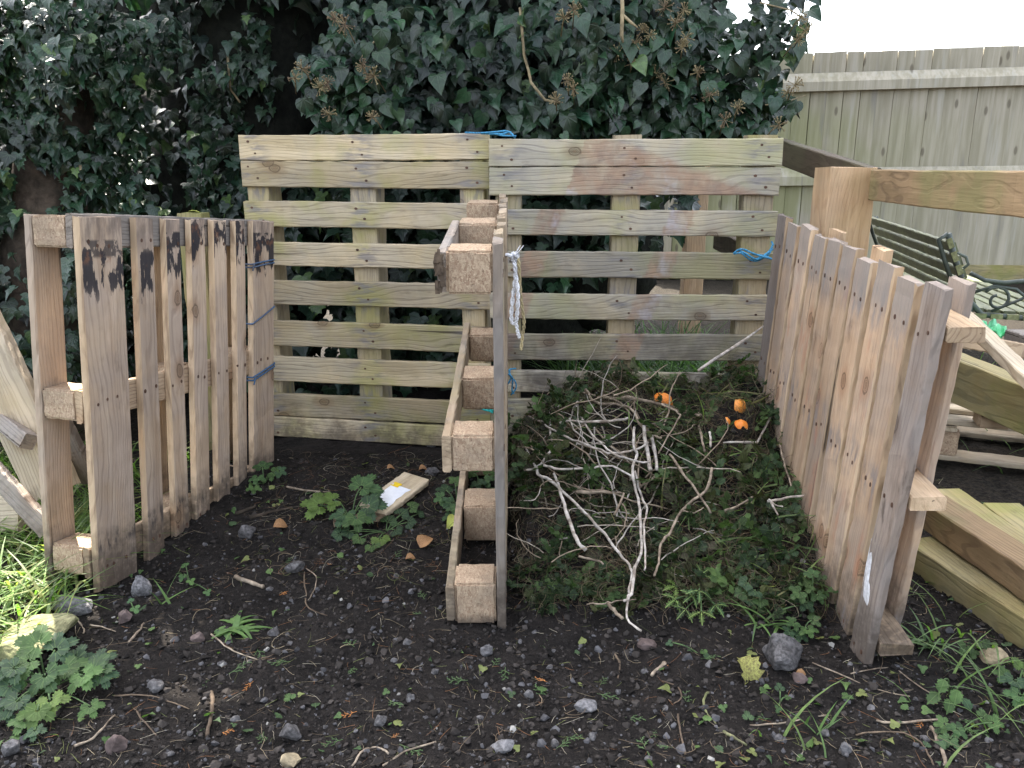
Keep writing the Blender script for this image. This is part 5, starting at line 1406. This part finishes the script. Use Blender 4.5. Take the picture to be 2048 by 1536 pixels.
# ------------------------------------------------------------------ conifer sprigs
def sprig_mat(name, c, d): return simple(name, c, .7, .3, 80, dark=d, mscale=25)
SPG = sprig_mat("green_conifer", (.085, .14, .05), (.05, .085, .035)); SPO = sprig_mat("orange_conifer", (.46, .20, .06), (.34, .13, .04))
def sprig_obj(i, mat, name, label, group):
    V, F, U = SPRIGS[i]
    me = bpy.data.meshes.new(name); me.from_pydata([tuple(v) for v in V], [], [tuple(f) for f in F]); me.materials.append(mat)
    o = bpy.data.objects.new(name, me); COL.objects.link(o); WM[o.name] = Matrix()
    return tag(o, label, "sprig", group)
def put_sprig(o, px, py, L, ang):
    p = hit(px, py); n = Vector(gnorm(np.array([p.x]), np.array([p.y]))[0]).normalized()
    v = Vector((math.sin(ang), math.cos(ang), 0)); v = (v - n * v.dot(n)).normalized(); u = v.cross(n)
    M = Matrix((u * L, v * L, n * L)).transposed().to_4x4(); M.translation = p + n * .005 - v * L * .5; o.matrix_world = M
gs = [sprig_obj(i, SPG, "conifer_sprig", "small feathery green conifer sprig lying on the dark soil", "green conifer sprigs on the soil") for i in range(3)]
os_ = [sprig_obj(i, SPO, "conifer_sprig", "small dead orange conifer sprig lying on the dark soil", "dead orange conifer sprigs on the soil") for i in range(3)]
GP = [(845, 1195), (835, 1230), (707, 1345), (790, 1413), (665, 1488), (820, 1505), (560, 1330), (520, 1310), (990, 1330), (1080, 1225), (1090, 1290), (1205, 1368), (1085, 1390), (1215, 1395), (1150, 1480), (1130, 1492), (1270, 1440), (1290, 1500), (1420, 1320), (1440, 1465), (660, 1390), (525, 1480), (415, 1370), (395, 1470), (575, 1125), (795, 1110), (860, 1160), (1310, 1470), (1525, 1440), (1940, 1450), (1950, 1470), (1980, 1480), (1330, 1500), (1370, 1400), (700, 1290), (915, 1365), (480, 1340), (1010, 1350)]
OP = [(1082, 1365), (498, 1375), (700, 1432), (455, 1468), (790, 1475), (1330, 1340), (570, 1190), (1840, 1452), (660, 1130)]
for lst, src in ((GP, gs), (OP, os_)):
    for i, (a, b) in enumerate(lst):
        o = src[i] if i < 3 else src[i % 3].copy()
        if i >= 3: COL.objects.link(o)
        put_sprig(o, a, b, random.uniform(.03, .06) * (1 if lst is GP else .6), random.uniform(0, 6.28))

# ------------------------------------------------------------------ single leaves
TOOTHC = leaf_tpl([(max(p[0], 0) if p[0] else 0, p[1]) for p in TOOTH[2][1:14]], .7, 1.1, .45)
OVAL = leaf_tpl([(0, 0), (.14, .08), (.30, .22), (.36, .45), (.30, .66), (.22, .80), (.10, .93), (0, 1.0)], .75, .9, .45)
def loose_leaf(name, label, tpl, px, py, s, ang, mat, cat="leaf", tilt=(0, -.3), lift=.01, wide=1.0, group="fallen leaves on the soil"):
    V, F, U = tpl; p = hit(px, py)
    me = bpy.data.meshes.new(name); me.from_pydata([(v[0] * wide, v[1], v[2] * 1.3) for v in V], [], [tuple(f) for f in F]); me.materials.append(mat)
    for q in me.polygons: q.use_smooth = True
    o = bpy.data.objects.new(name, me); COL.objects.link(o)
    n = Vector((tilt[0], tilt[1], 1)).normalized(); v = Vector((math.sin(ang), math.cos(ang), 0)); v = (v - n * v.dot(n)).normalized(); u = v.cross(n)
    M = Matrix((u * s, v * s, n * s)).transposed().to_4x4(); M.translation = p + Vector((0, 0, lift)) - v * s * .4
    place(o, None, M); return tag(o, label, cat, group)
loose_leaf("fallen_leaf", "curled tan dead leaf lying in the left bay left of the leafy plant", OVAL, 560, 1062, .05, 1.2, DEADLEAF, tilt=(.3, -.6), lift=.02)
loose_leaf("fallen_leaf", "tan triangular dead leaf standing near the middle pallet", OVAL, 848, 1095, .05, .7, DEADLEAF, tilt=(-.3, -.9), lift=.018, wide=1.4)
loose_leaf("fallen_leaf", "small brown dead leaf just below the tan triangular one", OVAL, 820, 1122, .035, 1.4, DEADLEAF, tilt=(0, -.3))
loose_leaf("fallen_leaf", "lime yellow leaf against the middle pallet's bottom runner", IVYH, 905, 1057, .052, 3.4, LIMELEAF, tilt=(.3, -.9), lift=.02)
loose_leaf("fallen_leaf", "large spotted yellow leaf lying below the heap left of the rounded stone", TOOTHC, 1494, 1355, .095, 2.9, OLDLEAF, tilt=(.1, -.5), lift=.02, wide=.85)
loose_leaf("fallen_leaf", "brown leaf beside the tan stone under the rounded stone", OVAL, 1600, 1360, .035, 1.7, DEADLEAF, tilt=(0, -.5), lift=.012)
loose_leaf("fallen_leaf", "pale brown leaf in the left bay near the back of the labelled board", OVAL, 845, 943, .035, 1.3, DEADLEAF, tilt=(0, -.4), lift=.012)
loose_leaf("fallen_leaf", "thin brown leaf left of the labelled board's top end", OVAL, 780, 940, .03, 1.2, DEADLEAF, tilt=(0, -.5), lift=.01)
loose_leaf("fallen_leaf", "yellow leaf resting on top of the short green post", TOOTH, 377, 428, .05, 1.3, LIMELEAF, tilt=(0, 0))
lf = bpy.context.scene.objects.get("fallen_leaf.008")
lf.location = (gp.x - .02, 3.25, zpx(430, 3.2) + .012)

# ------------------------------------------------------------------ plants
WC = [(.052, .100, .028), (.065, .12, .034), (.042, .085, .028), (.032, .066, .030)]
def plant(label, leaves, cat="plant", group="leafy weeds in and around the bays", base=None, name="leafy_plant", size=1.0, tpl=None, tint=1.0, trif=True, mat=None):
    """leaves: (px, py, width in px, lift above ground): each a stem and a leaf of three toothed leaflets"""
    P = [hit(a, b, l) for a, b, w, l in leaves]
    if base is None:
        bx = sum(p.x for p in P) / len(P); by = sum(p.y for p in P) / len(P) + .01
    else:
        q = hit(*base); bx, by = q.x, q.y
    bz = g1(bx, by)
    root = thing(name, (bx, by, bz), label, cat, group)
    big = Big(); mb = MB()
    for (a, b, w, l), p in zip(leaves, P):
        Zd = (p - Vector((0, 0, CAMZ))).length; s = w / FPX * Zd * .52 * size
        out = Vector((p.x - bx, p.y - by, 0)); out = out.normalized() if out.length > 1e-4 else Vector((1, 0, 0))
        out = (out + Vector((random.uniform(-.5, .5), random.uniform(-.7, .2), 0))).normalized()
        n = Vector((random.uniform(-.25, .25), -.45 + random.uniform(-.2, .2), 1)).normalized()
        v = (out - n * out.dot(n)).normalized(); u = v.cross(n)
        c = np.array(random.choice(WC)) * random.uniform(.8, 1.2) * tint
        if random.random() < .10: c = c * np.array((1.5, 1.25, .9))
        angs = (-1.15, 0, 1.15) if trif else (0,)
        for an in angs:
            vv = v * math.cos(an) + u * math.sin(an); uu = vv.cross(n)
            Rm = np.array([[uu[k], vv[k], n[k]] for k in range(3)])[None] * s
            big.add(tpl or LOBED, Rm, np.array([tuple(p + vv * s * .02)]), (c * random.uniform(.9, 1.1))[None])
        m = Vector((bx, by, bz)).lerp(p, .5) + Vector((0, 0, .25 * l))
        mb.tube(smooth([Vector((bx, by, bz - .005)), m, p], 3), .0022 if l > .03 else .0016, 5)
    big.build("leaves", mat or WEED, root); mb.build("stems", SPG, root)
    return root
plant("bright leafy plant with broad toothed leaves in front of the labelled board", [(640, 1010, 70, .05), (690, 1028, 60, .05), (722, 975, 72, .09), (735, 1012, 72, .07), (668, 1000, 55, .06), (712, 1035, 56, .05), (740, 990, 55, .08)], base=(702, 1040), size=1.05)
plant("low parsley-like weed spreading below the labelled board", [(775, 1045, 40, .02), (800, 1030, 40, .025), (820, 1015, 38, .025), (760, 1075, 42, .02), (745, 1090, 36, .015), (815, 1045, 36, .02), (790, 1060, 34, .02), (700, 1062, 40, .02), (720, 1075, 36, .02), (680, 1068, 34, .015), (835, 1028, 30, .02)], base=(772, 1062), tpl=FAN, tint=.8)
plant("leafy weed growing against the outside of the middle pallet's runner", [(892, 980, 40, .05), (905, 1005, 44, .04), (885, 995, 36, .05), (903, 1030, 40, .03), (912, 1015, 40, .04), (910, 965, 36, .06)], base=(915, 1020))
plant("leafy weed growing inside the middle pallet under its front block", [(950, 945, 38, .06), (968, 960, 42, .05), (955, 965, 36, .05), (978, 948, 36, .06)], base=(962, 985))
plant("small leafy weed at the foot of the left pallet's end slat", [(525, 935, 40, .05), (545, 945, 36, .04), (515, 955, 34, .04), (558, 942, 30, .04), (508, 975, 30, .03)], base=(528, 968))
plant("thick clump of celery-like leaves at the lower left beside the mossy slab", [(75, 1290, 80, .10), (110, 1300, 70, .09), (60, 1320, 70, .08), (40, 1345, 66, .07), (130, 1335, 70, .07), (165, 1350, 64, .06), (185, 1340, 70, .06), (90, 1350, 70, .07), (100, 1400, 62, .05), (75, 1420, 60, .04), (180, 1412, 44, .03), (35, 1400, 60, .05), (20, 1370, 60, .06), (195, 1325, 60, .05), (150, 1320, 60, .06), (50, 1440, 50, .03), (30, 1335, 60, .08), (205, 1350, 50, .05), (10, 1420, 50, .04), (70, 1460, 40, .03)], base=(95, 1380), tint=1.0)
plant("small three-leaved seedling beside the tall grass blade", [(372, 1133, 28, .03), (368, 1148, 30, .03), (380, 1158, 30, .02), (413, 1180, 28, .015)], base=(378, 1165), trif=False, tint=1.4)
plant("lone yellow green leaf pair at the foot of the left pallet", [(268, 1213, 32, .02), (262, 1205, 24, .02)], base=(268, 1225), trif=False, tint=1.7)
plant("variegated cut-leaf plant growing at the foot of the compost heap", [(1395 + 46 * math.cos(k * .7), 1185 + 38 * math.sin(k * .7), 40, .03 + .01 * (k % 3)) for k in range(9)] + [(1398, 1180, 40, .07), (1385, 1190, 36, .06)], base=(1400, 1200), tpl=THIST, tint=.9, mat=VARIEG, size=1.3)
plant("upright cut-leaf weed right of the variegated plant", [(1495, 1165, 44, .08), (1510, 1180, 44, .07), (1485, 1185, 40, .06), (1520, 1200, 40, .05), (1500, 1200, 36, .05)], base=(1508, 1222), tpl=FAN, size=.85, tint=.7)
plant("bright leafy weed behind the large rounded stone", [(1590, 1245, 40, .03), (1615, 1258, 44, .03), (1625, 1240, 38, .03), (1600, 1268, 40, .02), (1580, 1262, 34, .02)], base=(1605, 1262), tint=.95, size=.85)
plant("dark leafy weed climbing beside the right pallet's lower slats", [(1600, 1185, 40, .07), (1620, 1170, 40, .08), (1612, 1205, 40, .05), (1635, 1190, 36, .06), (1625, 1150, 32, .09)], base=(1622, 1222), tint=.85)
plant("young nettle in front of the sleepers at the right", [(1890, 1358, 44, .05), (1915, 1378, 44, .04), (1878, 1385, 44, .03), (1900, 1398, 44, .03), (1925, 1395, 36, .03)], base=(1900, 1385), tpl=TOOTH, trif=False, size=1.3)
plant("dark bramble seedling by the lowest sleeper", [(1935, 1288, 44, .03), (1960, 1282, 44, .03), (1945, 1298, 36, .02)], base=(1945, 1300), trif=False, size=1.1, tint=.6)
plant("small geranium-like weed near the bottom right", [(1890, 1448, 34, .03), (1915, 1458, 36, .025), (1900, 1478, 36, .02), (1965, 1435, 36, .03), (1985, 1445, 34, .03)], base=(1915, 1470))
plant("leafy weed at the right edge under the sleepers", [(2030, 1360, 50, .04), (2040, 1390, 46, .03), (2010, 1350, 36, .03), (2045, 1340, 46, .05)], base=(2035, 1385))
plant("round leaved seedling left of the spotted yellow leaf", [(1345, 1285, 26, .015), (1405, 1300, 28, .015), (1410, 1308, 22, .01)], base=(1400, 1308), trif=False)
plant("tiny pale seedling at the bottom right", [(1560, 1382, 34, .02), (1558, 1412, 26, .015), (1570, 1395, 22, .015)], base=(1560, 1405), trif=False, tint=.8)
plant("green weed sprouting on top of the compost heap", [(1210, 705, 40, .05), (1300, 715, 46, .07), (1320, 705, 44, .08), (1365, 725, 44, .06), (1290, 745, 40, .04), (1350, 740, 40, .05), (1240, 720, 40, .05), (1330, 728, 40, .06)], base=(1320, 745), tint=.75)
# dandelion-like tuft
def tuft(label, px, py, n, L, tpl, spread, tint=1.2, name="grass_tuft", w=None):
    p = hit(px, py); root = thing(name, tuple(p), label, "plant", "leafy weeds in and around the bays"); big = Big()
    a = rnd(n, 0, 6.28); up = rnd(n, .15, spread)
    v = np.stack([np.cos(a), np.sin(a) * .8, up], 1); nr = np.stack([-np.cos(a) * up, -np.sin(a) * up, np.ones(n)], 1)
    C = np.array(WC)[RNG.integers(0, 4, n)] * tint
    big.add(tpl, frames(v, nr) * (rnd(n, .55, 1) * L)[:, None, None], np.repeat(np.array([tuple(p)]), n, 0) + np.stack([rnd(n) * .03, rnd(n) * .02, np.zeros(n)], 1), C)
    big.build("leaves", WEED, root); return root
tuft("low tuft of jagged dandelion leaves on the soil near the left", 465, 1262, 34, .12, TOOTH if False else blade_tpl(6, .5, .07), .5, 1.5)
tuft("tall single grass blades left of the three-leaved seedling", 345, 1205, 4, .11, blade_tpl(5, .15, .045), 3.0, 1.2)
tuft("pair of upright grass blades at the bottom right", 1640, 1462, 6, .09, blade_tpl(5, .15, .04), 3.0, 1.3)
tuft("grass tuft arching beside the right pallet's foot", 1850, 1290, 16, .16, blade_tpl(6, .5, .035), 1.4, 1.1)
tuft("grass tuft growing out of the heap's lower right", 1530, 1250, 14, .14, blade_tpl(6, .5, .035), 1.6, 1.4)

# ------------------------------------------------------------------ board with labels in the left bay
b0, b1 = hit(748, 1032), hit(830, 970)
X = (b1 - b0).normalized(); nrm = Vector((-.05, -.25, 1)).normalized(); Y = nrm.cross(X).normalized(); nrm = X.cross(Y)
ctr = (b0 + b1) / 2 + nrm * .022
root = thing("plank_offcut", ctr, "short grey plank with a white label and yellow sticker lying in the left bay", "plank")
M = Matrix((X, Y, nrm)).transposed().to_4x4(); M.translation = ctr
L = (b1 - b0).length + .01
board("board", root, M, L, .115, .02, W_SUN, seed=77, ragged=.012)
def patch(name, x0, x1, y0, y1, z, mat, seed):
    rs = random.Random(seed); mb = MB(); n = 6
    top = [(x0 + (x1 - x0) * k / n, y1 + rs.uniform(-.005, .004)) for k in range(n + 1)]; bo = [(x0 + (x1 - x0) * k / n, y0 + rs.uniform(-.004, .005)) for k in range(n + 1)]
    vs = [(a, b, z) for a, b in top] + [(a, b, z) for a, b in bo]
    mb.add(vs, [(k, k + 1, n + 2 + k, n + 1 + k)[::-1] for k in range(n)])
    return mb.build(name, mat, root, M)
patch("white_label", -L * .46, L * .16, -.040, .036, .0135, LABEL_W, 1)
patch("yellow_sticker", L * .10, L * .21, .004, .034, .0150, LABEL_Y, 2)
c0, c1 = hit(668, 1050), hit(770, 1042)
beam("plank_offcut", c0 + Vector((0, 0, .012)), c1 + Vector((0, 0, .022)), .05, .016, W_PALE, "small pale wood scrap half hidden by the weeds below the labelled plank", "plank", seed=12)

# ------------------------------------------------------------------ orange peel on the heap
def peel(label, px, py, s, th0, th1, seed, tilt):
    rs = random.Random(seed); mb = MB(); n, m = 12, 8; vs = []
    for i in range(n + 1):
        for j in range(m + 1):
            th = th0 + (th1 - th0) * i / n; ph = -.8 + 1.6 * j / m
            ph *= 1 + .18 * math.sin(th * 5 + seed)
            r = s * (1 + .04 * math.sin(7 * th + seed))
            vs.append((r * math.cos(ph) * math.cos(th), r * math.cos(ph) * math.sin(th), r * math.sin(ph)))
    inner = [tuple(c * .90 for c in v) for v in vs]
    fs = [(i * (m + 1) + j, (i + 1) * (m + 1) + j, (i + 1) * (m + 1) + j + 1, i * (m + 1) + j + 1) for i in range(n) for j in range(m)]
    N = len(vs)
    mb.add(vs, fs, 0, True); mb.add(inner, [f[::-1] for f in fs], 1, True)
    rim = [j for j in range(m + 1)] + [i * (m + 1) + m for i in range(1, n + 1)] + [n * (m + 1) + j for j in range(m - 1, -1, -1)] + [i * (m + 1) for i in range(n - 1, 0, -1)]
    mb.add([vs[k] for k in rim] + [inner[k] for k in rim], [(k, (k + 1) % len(rim), len(rim) + (k + 1) % len(rim), len(rim) + k) for k in range(len(rim))], 1)
    p = surf(px, py)
    o = mb.build("orange_peel", [PEEL, PITH], None, Matrix.Translation(p + Vector((0, -.035, .022))) @ tilt.to_4x4())
    return tag(o, label, "orange peel", "orange peel pieces on the compost heap")
E3 = lambda x, y, z: Matrix.Rotation(z, 3, 'Z') @ Matrix.Rotation(y, 3, 'Y') @ Matrix.Rotation(x, 3, 'X')
peel("largest orange peel piece with a torn notch, left of the others", 1320, 812, .038, -2.6, 1.9, 1, E3(-.9, .2, -.2))
peel("cupped orange peel piece at the right, higher of the two near the pallet", 1466, 820, .032, -2.6, .4, 4, E3(-.3, .3, .5))
peel("flat pale orange peel piece below the cupped one", 1474, 860, .024, -2.8, -.2, 7, E3(-1.1, .1, .2))
peel("thin sliver of orange peel partly buried left of the flat pale piece", 1444, 850, .016, -2.4, -.8, 9, E3(-.7, .6, .6))

# ------------------------------------------------------------------ twine and rope
def cord(label, name, strands, mat, r, cat="twine", group="twine ties on the pallets", k=4, twist=0.0):
    mb = MB()
    for i, pts in enumerate(strands):
        S = smooth(pts, k)
        if twist:
            rs = random.Random(i); S = [p + Vector((math.sin(j * 1.3), 0, math.cos(j * 1.3))) * twist for j, p in enumerate(S)]
        mb.tube(S, r, 6)
    o = mb.build(name, mat); recenter(o, strands[0][0]); return tag(o, label, cat, group)
Yb = 3.085
cord("bright blue twine lying over the top where the two back pallets meet", "twine", [[at(930, 265, Yb), at(960, 266, Yb - .01), at(990, 264, Yb - .01), at(1012, 262, Yb - .01), at(1024, 268, Yb - .02), at(1030, 276, Yb - .03)],
     [at(962, 267, Yb), at(1000, 268, Yb - .015), at(1015, 265, Yb - .01), at(1022, 264, Yb - .015)], [at(985, 266, Yb), at(1006, 271, Yb - .02), at(1032, 272, Yb - .035)]], T_BLUE, .0035)
Yr = 3.01
cord("tangle of bright blue twine tying the back right pallet to the right pallet", "twine", [
     [at(1467, 507, Yr), at(1478, 499, Yr - .01), at(1492, 500, Yr - .01), at(1510, 509, Yr - .02), at(1530, 512, Yr - .03), at(1552, 522, Yr - .10), at(1568, 526, Yr - .16)],
     [at(1468, 508, Yr), at(1482, 506, Yr - .015), at(1498, 518, Yr - .015), at(1512, 522, Yr - .015), at(1526, 516, Yr - .02), at(1538, 508, Yr - .02), at(1545, 490, Yr), at(1543, 483, Yr + .01)],
     [at(1480, 503, Yr), at(1496, 510, Yr - .02), at(1508, 518, Yr - .02), at(1522, 514, Yr - .03), at(1536, 505, Yr - .02), at(1546, 498, Yr)],
     [at(1490, 500, Yr), at(1505, 506, Yr - .03), at(1518, 511, Yr - .03), at(1548, 519, Yr - .09), at(1567, 523, Yr - .15)],
     [at(1476, 500, Yr + .0), at(1490, 506, Yr - .02), at(1504, 515, Yr - .03), at(1516, 519, Yr - .03), at(1530, 511, Yr - .03), at(1540, 500, Yr - .01), at(1547, 488, Yr)]], T_BLUE, .0034)
cord("teal twine stretched across the gap inside the middle pallet", "twine", [[at(931, 799, 2.78), at(950, 810, 2.74), at(968, 819, 2.70), at(986, 823, 2.66)], [at(931, 796, 2.78), at(952, 806, 2.75), at(970, 815, 2.70), at(986, 821, 2.66)], [at(933, 800, 2.78), at(955, 813, 2.72), at(972, 818, 2.71), at(985, 825, 2.65)]], T_TEAL, .0036)
cord("knotted blue twine on the far end of the middle pallet's right side", "twine", [[at(1032, 737, 2.96), at(1018, 740, 2.95), at(1022, 756, 2.94), at(1014, 770, 2.94)], [at(1020, 738, 2.95), at(1020, 752, 2.94), at(1030, 762, 2.94), at(1032, 776, 2.94), at(1022, 790, 2.94)], [at(1016, 748, 2.94), at(1025, 756, 2.93), at(1024, 780, 2.94), at(1028, 788, 2.94)]], T_BLUE, .003)
Yw = 2.14
def braid(pts, r, n=3):
    S = smooth(pts, 8); out = []
    for q in range(2):
        out.append([p + Vector((math.cos(j * .9 + q * math.pi), .6 * math.sin(j * .9 + q * math.pi), 0)) * r for j, p in enumerate(S)])
    return out
w1 = [at(1022, 512, Yw), at(1030, 530, Yw - .02), at(1030, 560, Yw - .02), at(1025, 600, Yw - .02), at(1023, 640, Yw - .02), at(1030, 648, Yw - .02), at(1034, 630, Yw - .025), at(1036, 590, Yw - .03), at(1032, 550, Yw - .02), at(1026, 516, Yw)]
w2 = [at(1032, 645, Yw - .02), at(1036, 665, Yw - .02), at(1039, 676, Yw - .02)]
w3 = [at(1034, 512, Yw - .01), at(1038, 530, Yw - .02), at(1040, 570, Yw - .02), at(1044, 610, Yw - .02), at(1048, 645, Yw - .02), at(1045, 670, Yw - .02), at(1042, 700, Yw - .02)]
rp = thing("rope", at(1028, 512, Yw), "white and cream rope hanging in loops from the middle pallet", "rope")
mb = MB()
for S in braid(w1, .0028) + braid(w2, .0022): mb.tube(S, .0032, 5)
kb = at(1028, 514, Yw - .012)
for k in range(6):
    a = k * 1.05; d = Vector((math.cos(a), .5, math.sin(a * 1.7))) * .011
    mb.tube([kb + d, kb - d * .4 + Vector((.006, -.008, .005)), kb + Vector((d.z, .002, d.x)), kb - d], .0045, 6)
mb.tube([at(1006, 509, Yw), at(1016, 510, Yw - .02), at(1028, 514, Yw - .012)], .005, 6)
for k in range(6): mb.tube([kb, kb + Vector((.010 + .003 * k, -.004, .022 + .004 * (k % 3)))], .0009, 4)
mb.build("white_strand", T_WHITE, rp)
mb = MB()
for S in braid(w3, .0024): mb.tube(S, .0028, 5)
mb.build("cream_strand", T_CREAM, rp)
